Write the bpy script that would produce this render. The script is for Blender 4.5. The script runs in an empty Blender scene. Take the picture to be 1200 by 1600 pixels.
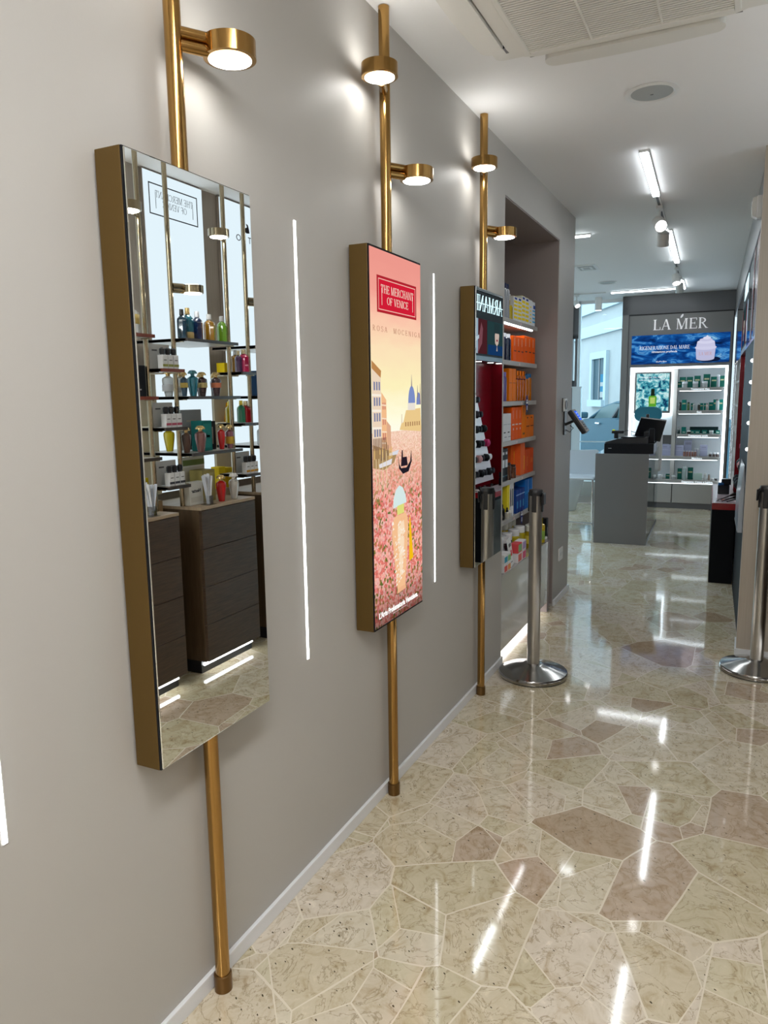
import bpy, bmesh, math, random
from mathutils import Matrix, Vector, Euler
random.seed(7)
SC = bpy.context.scene
COL = SC.collection
PI = math.pi
R = math.radians

# ------------------------------------------------------------------ camera, world, exposure
cam_d = bpy.data.cameras.new('camera'); cam = bpy.data.objects.new('camera', cam_d); COL.objects.link(cam)
cam_d.sensor_fit = 'VERTICAL'; cam_d.sensor_height = 36.0; cam_d.sensor_width = 27.0
cam_d.lens = 36.0 * 1155.0 / 1600.0
cam_d.clip_start = 0.02; cam_d.clip_end = 200
CR = Matrix(((0.9010, -0.0531, 0.4306), (0.4336, 0.1433, -0.8896), (-0.0145, 0.9883, 0.1521)))
cam.matrix_world = Matrix.Translation((1.15, 0, 1.48)) @ CR.to_4x4()
SC.camera = cam
SC.view_settings.view_transform = 'Standard'
SC.view_settings.look = 'None'
SC.view_settings.gamma = 1.0
SC.view_settings.use_curve_mapping = False
SC.view_settings.exposure = 0.20
W = bpy.data.worlds.new('overcast_sky'); SC.world = W; W.use_nodes = True
W.node_tree.nodes['Background'].inputs['Color'].default_value = (0.70, 0.87, 1.0, 1)
W.node_tree.nodes['Background'].inputs['Strength'].default_value = 3.7
LED = 17.0        # radiance of ceiling light bars
DISC = 22.0       # radiance of the small brass lamps
STRIP = 7.0      # radiance of the vertical wall strips
PANEL = 0.93     # backlit display panels

A2 = R(2.0)
FO = Vector((0, 10.25, 0))
def FP(x, y, z=0): return Vector((FO.x + x*math.cos(A2) - y*math.sin(A2), FO.y + x*math.sin(A2) + y*math.cos(A2), z))

# ------------------------------------------------------------------ materials
MATS = {}
def mat(name, col, rough=0.5, metal=0.0, emit=0.0, ecol=None, trans=0.0, coat=0.0, bump=0.0, bscale=40, spec=0.5, var=0.0, vscale=8):
    if name in MATS: return MATS[name]
    m = bpy.data.materials.new(name); m.use_nodes = True; nt = m.node_tree
    b = nt.nodes['Principled BSDF']
    b.inputs['Base Color'].default_value = (*col, 1); b.inputs['Roughness'].default_value = rough
    b.inputs['Metallic'].default_value = metal; b.inputs['Specular IOR Level'].default_value = spec
    b.inputs['Transmission Weight'].default_value = trans
    b.inputs['Coat Weight'].default_value = coat; b.inputs['Coat Roughness'].default_value = 0.05
    if emit:
        b.inputs['Emission Color'].default_value = (*(ecol or col), 1); b.inputs['Emission Strength'].default_value = emit
    if bump or var:
        tc = nt.nodes.new('ShaderNodeTexCoord'); nz = nt.nodes.new('ShaderNodeTexNoise')
        nt.links.new(tc.outputs['Object'], nz.inputs['Vector'])
        if bump:
            nz.inputs['Scale'].default_value = bscale
            bp = nt.nodes.new('ShaderNodeBump'); bp.inputs['Strength'].default_value = bump; bp.inputs['Distance'].default_value = 0.002
            nt.links.new(nz.outputs['Fac'], bp.inputs['Height']); nt.links.new(bp.outputs['Normal'], b.inputs['Normal'])
        if var:
            n2 = nt.nodes.new('ShaderNodeTexNoise'); n2.inputs['Scale'].default_value = vscale
            nt.links.new(tc.outputs['Object'], n2.inputs['Vector'])
            cr = nt.nodes.new('ShaderNodeValToRGB')
            cr.color_ramp.elements[0].position = 0.3; cr.color_ramp.elements[1].position = 0.7
            cr.color_ramp.elements[0].color = (*[c*(1-var) for c in col], 1); cr.color_ramp.elements[1].color = (*[min(1, c*(1+var)) for c in col], 1)
            nt.links.new(n2.outputs['Fac'], cr.inputs['Fac']); nt.links.new(cr.outputs['Color'], b.inputs['Base Color'])
    MATS[name] = m
    return m
def emis(name, col, s):
    if name in MATS: return MATS[name]
    m = bpy.data.materials.new(name); m.use_nodes = True; nt = m.node_tree; nt.nodes.clear()
    o = nt.nodes.new('ShaderNodeOutputMaterial'); e = nt.nodes.new('ShaderNodeEmission')
    e.inputs['Color'].default_value = (*col, 1); e.inputs['Strength'].default_value = s
    nt.links.new(e.outputs[0], o.inputs[0]); MATS[name] = m
    return m
def nodes(name):
    m = bpy.data.materials.new(name); m.use_nodes = True; MATS[name] = m
    nt = m.node_tree
    def N(t, **kw):
        n = nt.nodes.new(t)
        for k, v in kw.items():
            if k in n.inputs: n.inputs[k].default_value = v
            else: setattr(n, k, v)
        return n
    return m, nt, N, nt.links.new, nt.nodes['Principled BSDF']
def ramp(n, stops, interp='LINEAR'):
    cr = n.color_ramp; cr.interpolation = interp
    while len(cr.elements) > 1: cr.elements.remove(cr.elements[0])
    cr.elements[0].position = stops[0][0]; cr.elements[0].color = (*stops[0][1], 1)
    for p, c in stops[1:]:
        e = cr.elements.new(p); e.color = (*c, 1)

def make_floor():
    m, nt, N, L, b = nodes('crazy_paving_marble')
    tc = N('ShaderNodeTexCoord')
    mp = N('ShaderNodeMapping'); mp.inputs['Rotation'].default_value = (0, 0, 0.5); mp.inputs['Scale'].default_value = (1.0, 0.85, 1)
    L(tc.outputs['Object'], mp.inputs['Vector'])
    # slightly distorted polygon slabs
    dn = N('ShaderNodeTexNoise', Scale=1.7, Detail=2.0); L(mp.outputs[0], dn.inputs['Vector'])
    sb = N('ShaderNodeVectorMath', operation='SUBTRACT'); L(dn.outputs['Color'], sb.inputs[0]); sb.inputs[1].default_value = (.5, .5, .5)
    sc = N('ShaderNodeVectorMath', operation='SCALE'); L(sb.outputs[0], sc.inputs[0]); sc.inputs['Scale'].default_value = 0.05
    ad = N('ShaderNodeVectorMath', operation='ADD'); L(mp.outputs[0], ad.inputs[0]); L(sc.outputs[0], ad.inputs[1])
    v1 = N('ShaderNodeTexVoronoi', voronoi_dimensions='2D', feature='F1'); v1.inputs['Scale'].default_value = 3.9
    v2 = N('ShaderNodeTexVoronoi', voronoi_dimensions='2D', feature='DISTANCE_TO_EDGE'); v2.inputs['Scale'].default_value = 3.9
    L(ad.outputs[0], v1.inputs['Vector']); L(ad.outputs[0], v2.inputs['Vector'])
    # some slabs are broken into smaller pieces by a second, finer set of straight cracks
    w1 = N('ShaderNodeTexVoronoi', voronoi_dimensions='2D', feature='F1'); w1.inputs['Scale'].default_value = 5.3
    w2 = N('ShaderNodeTexVoronoi', voronoi_dimensions='2D', feature='DISTANCE_TO_EDGE'); w2.inputs['Scale'].default_value = 5.3
    wo = N('ShaderNodeVectorMath', operation='ADD'); L(ad.outputs[0], wo.inputs[0]); wo.inputs[1].default_value = (11.3, 4.7, 0)
    L(wo.outputs[0], w1.inputs['Vector']); L(wo.outputs[0], w2.inputs['Vector'])
    s0 = N('ShaderNodeSeparateColor'); L(v1.outputs['Color'], s0.inputs[0])
    gt0 = N('ShaderNodeMath', operation='GREATER_THAN'); L(s0.outputs[1], gt0.inputs[0]); gt0.inputs[1].default_value = .42
    wm_ = N('ShaderNodeMath', operation='MULTIPLY'); L(gt0.outputs[0], wm_.inputs[0]); wm_.inputs[1].default_value = 1.0
    wc = N('ShaderNodeVectorMath', operation='SCALE'); L(w1.outputs['Color'], wc.inputs[0]); L(wm_.outputs[0], wc.inputs['Scale'])
    ca = N('ShaderNodeVectorMath', operation='ADD'); L(v1.outputs['Color'], ca.inputs[0]); L(wc.outputs[0], ca.inputs[1])
    cf = N('ShaderNodeVectorMath', operation='FRACTION'); L(ca.outputs[0], cf.inputs[0])
    inv = N('ShaderNodeMath', operation='SUBTRACT'); inv.inputs[0].default_value = 1.0; L(wm_.outputs[0], inv.inputs[1])
    e2 = N('ShaderNodeMath', operation='ADD'); L(w2.outputs['Distance'], e2.inputs[0]); L(inv.outputs[0], e2.inputs[1])
    em = N('ShaderNodeMath', operation='MINIMUM'); L(v2.outputs['Distance'], em.inputs[0]); L(e2.outputs[0], em.inputs[1])
    sep = N('ShaderNodeSeparateColor'); L(cf.outputs[0], sep.inputs[0])
    base = N('ShaderNodeValToRGB'); L(sep.outputs[0], base.inputs['Fac'])
    ramp(base, [(0.0, (0.60, 0.53, 0.395)), (0.2, (0.64, 0.58, 0.46)), (0.38, (0.56, 0.50, 0.36)), (0.52, (0.66, 0.59, 0.49)), (0.66, (0.60, 0.545, 0.40)), (0.80, (0.44, 0.34, 0.24)), (0.85, (0.62, 0.55, 0.43)), (0.95, (0.50, 0.40, 0.31))], 'CONSTANT')
    # cloudy shells: per-slab offset so that the veins differ from slab to slab
    off = N('ShaderNodeVectorMath', operation='SCALE'); L(cf.outputs[0], off.inputs[0]); off.inputs['Scale'].default_value = 23.0
    add2 = N('ShaderNodeVectorMath', operation='ADD'); L(mp.outputs[0], add2.inputs[0]); L(off.outputs[0], add2.inputs[1])
    cl = N('ShaderNodeTexNoise', Scale=15.0, Detail=10.0, Roughness=0.66, Distortion=1.3); L(add2.outputs[0], cl.inputs['Vector'])
    clr = N('ShaderNodeValToRGB'); L(cl.outputs['Fac'], clr.inputs['Fac'])
    ramp(clr, [(0.28, (0.66, 0.55, 0.42)), (0.40, (0.88, 0.83, 0.74)), (0.5, (1.0, 0.99, 0.95)), (0.6, (1.05, 1.04, 1.02)), (0.72, (1.22, 1.22, 1.2))])
    mx = N('ShaderNodeMix', data_type='RGBA', blend_type='MULTIPLY'); mx.inputs[0].default_value = 1.0
    L(base.outputs['Color'], mx.inputs[6]); L(clr.outputs['Color'], mx.inputs[7])
    # thin vein lines
    vn = N('ShaderNodeTexNoise', Scale=8.0, Detail=6.0, Roughness=0.6, Distortion=2.2); L(add2.outputs[0], vn.inputs['Vector'])
    vr = N('ShaderNodeValToRGB'); L(vn.outputs['Fac'], vr.inputs['Fac'])
    ramp(vr, [(0.482, (0, 0, 0)), (0.497, (0.6, 0.6, 0.6)), (0.503, (0.6, 0.6, 0.6)), (0.518, (0, 0, 0))])
    mv = N('ShaderNodeMix', data_type='RGBA'); L(vr.outputs['Color'], mv.inputs[0]); L(mx.outputs[2], mv.inputs[6]); mv.inputs[7].default_value = (0.27, 0.19, 0.10, 1)
    # dark specks, elongated
    ms = N('ShaderNodeMapping'); ms.inputs['Scale'].default_value = (1.0, 2.3, 1); L(add2.outputs[0], ms.inputs['Vector'])
    vs = N('ShaderNodeTexVoronoi', voronoi_dimensions='2D'); vs.inputs['Scale'].default_value = 17.0; L(ms.outputs[0], vs.inputs['Vector'])
    vs2 = N('ShaderNodeTexNoise', Scale=60.0, Detail=2.0); L(tc.outputs['Object'], vs2.inputs['Vector'])
    am = N('ShaderNodeMath', operation='MULTIPLY_ADD'); L(vs2.outputs['Fac'], am.inputs[0]); am.inputs[1].default_value = 0.16; L(vs.outputs['Distance'], am.inputs[2])
    lt = N('ShaderNodeMath', operation='LESS_THAN'); L(am.outputs[0], lt.inputs[0]); lt.inputs[1].default_value = 0.135
    sp2 = N('ShaderNodeSeparateColor'); L(vs.outputs['Color'], sp2.inputs[0])
    lt2 = N('ShaderNodeMath', operation='LESS_THAN'); L(sp2.outputs[1], lt2.inputs[0]); lt2.inputs[1].default_value = 0.30
    mm = N('ShaderNodeMath', operation='MULTIPLY'); L(lt.outputs[0], mm.inputs[0]); L(lt2.outputs[0], mm.inputs[1])
    m3 = N('ShaderNodeMix', data_type='RGBA'); L(mm.outputs[0], m3.inputs[0]); L(mv.outputs[2], m3.inputs[6]); m3.inputs[7].default_value = (0.085, 0.065, 0.035, 1)
    # pale joints
    jn = N('ShaderNodeTexNoise', Scale=6.0); L(tc.outputs['Object'], jn.inputs['Vector'])
    ja = N('ShaderNodeMath', operation='MULTIPLY'); L(jn.outputs['Fac'], ja.inputs[0]); ja.inputs[1].default_value = 0.019
    jl = N('ShaderNodeMath', operation='LESS_THAN'); L(em.outputs[0], jl.inputs[0]); L(ja.outputs[0], jl.inputs[1])
    m4 = N('ShaderNodeMix', data_type='RGBA'); L(jl.outputs[0], m4.inputs[0]); L(m3.outputs[2], m4.inputs[6]); m4.inputs[7].default_value = (0.74, 0.67, 0.54, 1)
    L(m4.outputs[2], b.inputs['Base Color'])
    b.inputs['Roughness'].default_value = 0.06; b.inputs['IOR'].default_value = 1.62; b.inputs['Specular IOR Level'].default_value = 0.6
    wv = N('ShaderNodeTexNoise', Scale=2.2, Detail=1.0); L(tc.outputs['Object'], wv.inputs['Vector'])
    bp = N('ShaderNodeBump', Strength=0.10, Distance=0.01); L(wv.outputs['Fac'], bp.inputs['Height']); L(bp.outputs[0], b.inputs['Normal'])
    return m
def make_wood(name, c1, c2, scale=(1, 1, 14), rough=0.45):
    m, nt, N, L, b = nodes(name)
    tc = N('ShaderNodeTexCoord'); mp = N('ShaderNodeMapping'); mp.inputs['Scale'].default_value = scale
    L(tc.outputs['Object'], mp.inputs['Vector'])
    n = N('ShaderNodeTexNoise', Scale=6.0, Detail=7.0, Roughness=0.65, Distortion=0.5); L(mp.outputs[0], n.inputs['Vector'])
    r = N('ShaderNodeValToRGB'); L(n.outputs['Fac'], r.inputs['Fac'])
    ramp(r, [(0.25, c1), (0.5, tuple((a+b_)/2 for a, b_ in zip(c1, c2))), (0.75, c2)])
    L(r.outputs[0], b.inputs['Base Color']); b.inputs['Roughness'].default_value = rough
    return m
def make_glass(name, tint=(1, 1, 1), refl=1.0):
    m = bpy.data.materials.new(name); m.use_nodes = True; nt = m.node_tree; nt.nodes.clear()
    o = nt.nodes.new('ShaderNodeOutputMaterial'); t = nt.nodes.new('ShaderNodeBsdfTransparent'); g = nt.nodes.new('ShaderNodeBsdfGlossy')
    g.inputs['Roughness'].default_value = 0.0; t.inputs['Color'].default_value = (*tint, 1)
    f = nt.nodes.new('ShaderNodeFresnel'); f.inputs['IOR'].default_value = 1.45
    mu = nt.nodes.new('ShaderNodeMath'); mu.operation = 'MULTIPLY'; mu.inputs[1].default_value = refl; nt.links.new(f.outputs[0], mu.inputs[0])
    x = nt.nodes.new('ShaderNodeMixShader'); nt.links.new(mu.outputs[0], x.inputs[0]); nt.links.new(t.outputs[0], x.inputs[1]); nt.links.new(g.outputs[0], x.inputs[2])
    nt.links.new(x.outputs[0], o.inputs[0]); MATS[name] = m
    return m

FLOOR = make_floor()
WALL = mat('warm_grey_satin_paint', (0.475, 0.457, 0.425), 0.5, bump=0.05, bscale=220, spec=0.35)
CEIL = mat('white_ceiling_paint', (0.89, 0.89, 0.89), 0.7, bump=0.04, bscale=150)
TAUPE = mat('taupe_niche_paint', (0.30, 0.25, 0.235), 0.5, bump=0.05, bscale=200)
SKIRT = mat('white_skirting', (0.78, 0.79, 0.80), 0.35, bump=0.06, bscale=90)
BRASS = mat('brushed_brass', (0.42, 0.245, 0.080), 0.16, 1.0)
CHAMP = mat('champagne_brass', (0.40, 0.33, 0.22), 0.18, 1.0)
BRASSD = mat('dark_brass_cap', (0.20, 0.115, 0.045), 0.3, 1.0)
GOLDP = mat('bronze_painted_side', (0.14, 0.083, 0.020), 0.45, 0.6)
MIRROR = mat('silvered_mirror', (0.90, 0.93, 0.91), 0.0, 1.0)
BLACK = mat('black_plastic', (0.012, 0.012, 0.014), 0.35)
BLACKG = mat('black_gloss', (0.008, 0.009, 0.012), 0.22, spec=0.2)
WHITEP = mat('white_plastic', (0.78, 0.78, 0.76), 0.35)
CREAMP = mat('ivory_plastic', (0.76, 0.75, 0.705), 0.45)
STEEL = mat('brushed_steel', (0.52, 0.505, 0.475), 0.30, 1.0, bump=0.1, bscale=300)
CHROME = mat('chrome', (0.75, 0.76, 0.78), 0.08, 1.0)
STEELB = mat('dark_polished_steel', (0.34, 0.33, 0.315), 0.16, 1.0)
GREYL = mat('grey_lacquer', (0.20, 0.20, 0.20), 0.10, spec=0.6)
GREYU = mat('grey_unit_laminate', (0.215, 0.21, 0.205), 0.35)
GREYD = mat('dark_grey_laminate', (0.12, 0.12, 0.125), 0.35)
SHELFG = mat('grey_shelf_front', (0.42, 0.405, 0.38), 0.4)
LEDM = emis('led_bar_light', (0.90, 0.96, 1.0), LED)
LEDC = emis('added_cool_fill', (0.66, 0.84, 1.0), 20)
LEDN = emis('added_near_fill', (0.98, 0.99, 1.0), 26)
GREYP = mat('pale_grey_lacquer', (0.40, 0.385, 0.36), 0.07, spec=0.8, coat=1.0)
DISCM = emis('lamp_diffuser_light', (1.0, 0.985, 0.95), DISC)
DISCU = emis('lamp_uplight', (1.0, 0.985, 0.95), DISC*.6)
STRIPM = emis('wall_strip_light', (0.95, 0.98, 1.0), STRIP)
PANELM = emis('backlit_panel_white', (0.80, 0.91, 1.0), PANEL)
COOL = emis('cool_shelf_light', (0.80, 0.92, 1.0), 5.0)
WALNUT = make_wood('walnut_horizontal', (0.035, 0.020, 0.012), (0.095, 0.058, 0.034), (3, 1.2, 18))
WALNUTV = make_wood('walnut_vertical', (0.06, 0.036, 0.018), (0.12, 0.078, 0.042), (10, 10, 0.9))
OAKTOP = make_wood('pale_wood_top', (0.33, 0.24, 0.15), (0.47, 0.36, 0.25), (14, 1.0, 1))
PILW = make_wood('pale_linen_laminate', (0.40, 0.345, 0.275), (0.47, 0.41, 0.335), (30, 30, 0.5), 0.4)
GREYW = make_wood('grey_brown_wood_panel', (0.26, 0.22, 0.18), (0.33, 0.285, 0.24), (20, 20, 0.7), 0.5)
GLASS = make_glass('clear_glass', (0.90, 0.96, 0.97), 0.9)
CLEAR = make_glass('acrylic_clear', (0.97, 0.98, 0.98), 0.8)
STORE = make_glass('storefront_glass', (0.90, 0.98, 1.0), 0.5)
def paint(c, rough=0.35):
    return mat('tone_%02x%02x%02x_%d' % (*[int(round(v*255)) for v in c], int(rough*100)), c, max(rough, .5), spec=.10)
def bglass(c): return mat('bottle_%02x%02x%02x' % tuple(int(round(v*255)) for v in c), c, 0.08, trans=0.45, coat=0.6)
def glow(c, s=0.9): return emis('glow_%02x%02x%02x_%d' % (*[int(round(v*255)) for v in c], int(s*100)), c, s)

# ------------------------------------------------------------------ mesh builder
class B:
    def __init__(s): s.bm = bmesh.new(); s.mats = []
    def mi(s, m):
        if m is None: return 0
        if m not in s.mats: s.mats.append(m)
        return s.mats.index(m)
    def _tag(s, geom, m, smooth=False):
        i = s.mi(m)
        for f in geom: f.material_index = i; f.smooth = smooth
    def box(s, x0, x1, y0, y1, z0, z1, m=None, bev=0, M=None):
        r = bmesh.ops.create_cube(s.bm, size=1)
        vs = r['verts']
        for v in vs:
            v.co = Vector(((x0+x1)/2 + v.co.x*(x1-x0), (y0+y1)/2 + v.co.y*(y1-y0), (z0+z1)/2 + v.co.z*(z1-z0)))
        fs = list({f for v in vs for f in v.link_faces})
        s._tag(fs, m)
        if bev:
            es = list({e for v in vs for e in v.link_edges})
            r2 = bmesh.ops.bevel(s.bm, geom=es, offset=bev, segments=2, affect='EDGES', profile=0.5)
            s._tag(r2['faces'], m, False); vs = list({v for f in r2['faces'] for v in f.verts} | {v for v in vs if v.is_valid})
        if M is not None:
            for v in vs: v.co = M @ v.co
        return s
    def lathe(s, prof, m=None, n=24, c=(0, 0, 0), axis='z', smooth=True, sx=1.0, sy=1.0, M=None):
        rings = []
        for r, h in prof:
            ring = []
            for k in range(n):
                a = 2*PI*k/n
                p = Vector((r*math.cos(a)*sx, r*math.sin(a)*sy, h))
                if axis == 'x': p = Vector((p.z, p.x, p.y))
                elif axis == 'y': p = Vector((p.x, p.z, p.y))
                p = p + Vector(c)
                if M is not None: p = M @ p
                ring.append(s.bm.verts.new(p))
            rings.append(ring)
        fs = []
        for a, b in zip(rings, rings[1:]):
            for k in range(n):
                fs.append(s.bm.faces.new((a[k], a[(k+1) % n], b[(k+1) % n], b[k])))
        s._tag(fs, m, smooth)
        caps = []
        if prof[0][0] > 1e-5: caps.append(s.bm.faces.new(list(reversed(rings[0]))))
        if prof[-1][0] > 1e-5: caps.append(s.bm.faces.new(rings[-1]))
        s._tag(caps, m, False)
        return s
    def cyl(s, r, z0, z1, m=None, n=24, c=(0, 0, 0), axis='z', M=None):
        return s.lathe([(r, z0), (r, z1)], m, n, c, axis, True, M=M)
    def prism(s, pts, h0, h1, m=None, plane='xy', M=None):
        """polygon pts extruded from h0 to h1 along the remaining axis"""
        def P(a, b, h):
            v = {'xy': (a, b, h), 'yz': (h, a, b), 'xz': (a, h, b)}[plane]
            v = Vector(v)
            return M @ v if M is not None else v
        lo = [s.bm.verts.new(P(a, b, h0)) for a, b in pts]; hi = [s.bm.verts.new(P(a, b, h1)) for a, b in pts]
        fs = []
        n = len(pts)
        fs.append(s.bm.faces.new(lo)); fs.append(s.bm.faces.new(list(reversed(hi))))
        for k in range(n): fs.append(s.bm.faces.new((lo[k], hi[k], hi[(k+1) % n], lo[(k+1) % n])))
        s._tag(fs, m)
        return s
    def tube(s, pts, r, m=None, n=12, smooth=True):
        pts = [Vector(p) for p in pts]
        rr = r if isinstance(r, (list, tuple)) else [r]*len(pts)
        rings = []
        for i, p in enumerate(pts):
            d = (pts[min(i+1, len(pts)-1)] - pts[max(i-1, 0)]).normalized()
            u = d.orthogonal().normalized() if abs(d.z) > .99 else d.cross(Vector((0, 0, 1))).normalized()
            w = d.cross(u)
            rings.append([s.bm.verts.new(p + (u*math.cos(2*PI*k/n) + w*math.sin(2*PI*k/n))*rr[i]) for k in range(n)])
        fs = []
        for a, b in zip(rings, rings[1:]):
            for k in range(n): fs.append(s.bm.faces.new((a[k], a[(k+1) % n], b[(k+1) % n], b[k])))
        fs.append(s.bm.faces.new(list(reversed(rings[0])))); fs.append(s.bm.faces.new(rings[-1]))
        s._tag(fs, m, smooth)
        return s
    def build(s, name, m=None, parent=None, loc=None, rz=None):
        bmesh.ops.recalc_face_normals(s.bm, faces=s.bm.faces)
        for e in s.bm.edges:
            if len(e.link_faces) == 2 and e.calc_face_angle(0) > .62: e.smooth = False
        me = bpy.data.meshes.new(name); s.bm.to_mesh(me); s.bm.free()
        for k in (s.mats or [m or WHITEP]): me.materials.append(k)
        if m is not None and not s.mats: pass
        o = bpy.data.objects.new(name, me); COL.objects.link(o)
        if parent is not None: o.parent = parent
        if loc is not None: o.location = loc
        if rz is not None: o.rotation_euler = (0, 0, rz)
        return o

def tag(o, label=None, cat=None, group=None, kind=None):
    if label: o['label'] = label
    if cat: o['category'] = cat
    if group: o['group'] = group
    if kind: o['kind'] = kind
    return o
def thing(name, label, cat, loc=(0, 0, 0), rz=0.0, group=None):
    o = bpy.data.objects.new(name, None); COL.objects.link(o); o.empty_display_size = 0.05
    o.location = loc; o.rotation_euler = (0, 0, rz)
    return tag(o, label, cat, group)
def struct(name, b, m=None, F=False):
    o = b.build(name, m)
    if F: o.location = FO; o.rotation_euler = (0, 0, A2)
    return tag(o, kind='structure')
ORD = ['first', 'second', 'third', 'fourth', 'fifth', 'sixth', 'seventh', 'eighth', 'ninth', 'tenth', 'eleventh', 'twelfth', 'thirteenth', 'fourteenth', 'fifteenth', 'sixteenth', 'seventeenth', 'eighteenth']

# ------------------------------------------------------------------ lettering
def text(parent, name, s, loc, size, m, face='+x', depth=0.0006, squeeze=1.0, align='CENTER', rz=0.0, label=None, shear=0.0, bold=0.0):
    c = bpy.data.curves.new(name, 'FONT'); c.body = s; c.size = size; c.align_x = align; c.extrude = depth; c.shear = shear; c.offset = bold
    c.resolution_u = 2
    t = bpy.data.objects.new('tmp', c); COL.objects.link(t)
    me = bpy.data.meshes.new_from_object(t.evaluated_get(bpy.context.evaluated_depsgraph_get()))
    bpy.data.objects.remove(t); bpy.data.curves.remove(c)
    me.name = name; me.materials.clear(); me.materials.append(m)
    o = bpy.data.objects.new(name, me); COL.objects.link(o); o.parent = parent
    o.location = loc; o.scale = (squeeze, 1, 1)
    o.rotation_euler = {'+x': (PI/2, 0, PI/2), '-x': (PI/2, 0, -PI/2), '-y': (PI/2, 0, 0)}[face]
    if label: o['label'] = label
    return o
def glyph(ch, T=.13, t=.045):
    """serif capitals as 2D polygons in a unit-high box; returns (polys, advance)"""
    P = []; S = .035
    def quad(x0, y0, x1, y1, w): P.append([(x0-w/2, y0), (x0+w/2, y0), (x1+w/2, y1), (x1-w/2, y1)])
    def bar(x0, x1, y, h): P.append([(x0, y), (x1, y), (x1, y+h), (x0, y+h)])
    def stem(x, w=T, sf='tb', y0=0, y1=1):
        quad(x, y0, x, y1, w)
        if 'b' in sf: bar(x-w/2-.07, x+w/2+.07, y0, S)
        if 't' in sf: bar(x-w/2-.07, x+w/2+.07, y1-S, S)
    def arc(cx, cy, rx, ry, a0, a1, w=T, v=t, n=14):
        for k in range(n):
            A = R(a0+(a1-a0)*k/n); C = R(a0+(a1-a0)*(k+1)/n)
            P.append([(cx+rx*math.cos(A), cy+ry*math.sin(A)), (cx+rx*math.cos(C), cy+ry*math.sin(C)),
                      (cx+(rx-w)*math.cos(C), cy+(ry-v)*math.sin(C)), (cx+(rx-w)*math.cos(A), cy+(ry-v)*math.sin(A))])
    def tick(x, y0, y1): bar(x-t/2, x+t/2, y0, y1-y0)
    a = .8
    if ch == 'A': quad(.10, 0, .39, 1, t); quad(.70, 0, .41, 1, T); bar(.2, .6, .32, t); bar(0, .21, 0, S); bar(.56, .84, 0, S); a = .84
    elif ch == 'C': arc(.42, .5, .40, .5, 48, 312); tick(.70, .72, .93); tick(.70, .07, .26); a = .82
    elif ch == 'D': stem(.17); arc(.22, .5, .56, .5, -90, 90); a = .86
    elif ch == 'E': stem(.17); bar(.1, .64, 1-t, t); bar(.1, .66, 0, t); bar(.1, .5, .49, t); tick(.64, .78, 1); tick(.66, 0, .24); tick(.5, .4, .62); a = .74
    elif ch == 'F': stem(.17); bar(.1, .62, 1-t, t); bar(.1, .48, .49, t); tick(.62, .78, 1); tick(.48, .4, .62); a = .68
    elif ch == 'G': arc(.42, .5, .40, .5, 48, 325); tick(.70, .72, .93); stem(.70, T, 't', 0.05, .46); a = .88
    elif ch == 'H': stem(.17); stem(.70); bar(.17, .7, .49, t); a = .9
    elif ch == 'I': stem(.17); a = .36
    elif ch == 'L': stem(.17); bar(.1, .62, 0, t); tick(.62, 0, .28); a = .68
    elif ch == 'M': stem(.13, t); quad(.15, 1, .48, 0, T); quad(.80, 1, .48, 0, t); stem(.86, T); a = 1.04
    elif ch == 'N': stem(.13, t); quad(.13, 1, .70, 0, T); stem(.72, t); a = .86
    elif ch == 'O': arc(.43, .5, .41, .5, 0, 360, n=26); a = .88
    elif ch == 'R': stem(.17); arc(.24, .74, .40, .26, -90, 90); quad(.36, .5, .70, 0, T); bar(.6, .84, 0, S); a = .82
    elif ch == 'S': arc(.33, .74, .25, .26, 40, 270, T*.8); arc(.33, .26, .27, .28, -140, 90, T*.8); tick(.53, .76, .95); tick(.08, .05, .26); a = .64
    elif ch == 'T': stem(.36, T, 'b'); bar(.02, .70, 1-t, t); tick(.04, .74, 1); tick(.68, .74, 1); a = .74
    elif ch == 'V': quad(.14, 1, .40, 0, T); quad(.68, 1, .42, 0, t); bar(0, .27, 1-S, S); bar(.58, .8, 1-S, S); a = .8
    elif ch == 'Z': bar(.05, .6, 1-t, t); bar(.05, .62, 0, t); quad(.1, 0, .55, 1, T); tick(.07, .78, 1); tick(.6, 0, .22); a = .68
    elif ch == ' ': a = .36
    return P, a
def serif(parent, name, s, loc, h, m, face='+x', w=None, gap=.06, depth=.001, T=.13, t=.045, label=None, skipcaps=1.0):
    """s centred on loc (bottom middle), cap height h, optional total width w"""
    items = []; x = 0
    for ch in s:
        P, a = glyph(ch, T, t); items += [[(px+x, py) for px, py in q] for q in P]; x += a + gap
    x -= gap; k = (w/x) if w else h
    b = B()
    for q in items: b.prism([((px-x/2)*k, py*h) for px, py in q], 0, depth, m, 'xy')
    o = b.build(name, m, parent)
    o.location = loc; o.rotation_euler = {'+x': (PI/2, 0, PI/2), '-x': (PI/2, 0, -PI/2), '-y': (PI/2, 0, 0)}[face]
    if label: o['label'] = label
    return o

# ================================================================== THE SETTING
H = 2.73
b = B(); b.box(-3.2, 2.3, -3.2, 5.0, -.12, 0); b.box(-3.2, 2.3, 5.0, 10.35, -.12, 0); struct('floor', b, FLOOR)
b = B(); b.box(-3.2, 2.3, -3.2, 10.62, H, H+.12); struct('ceiling', b, CEIL)
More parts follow.
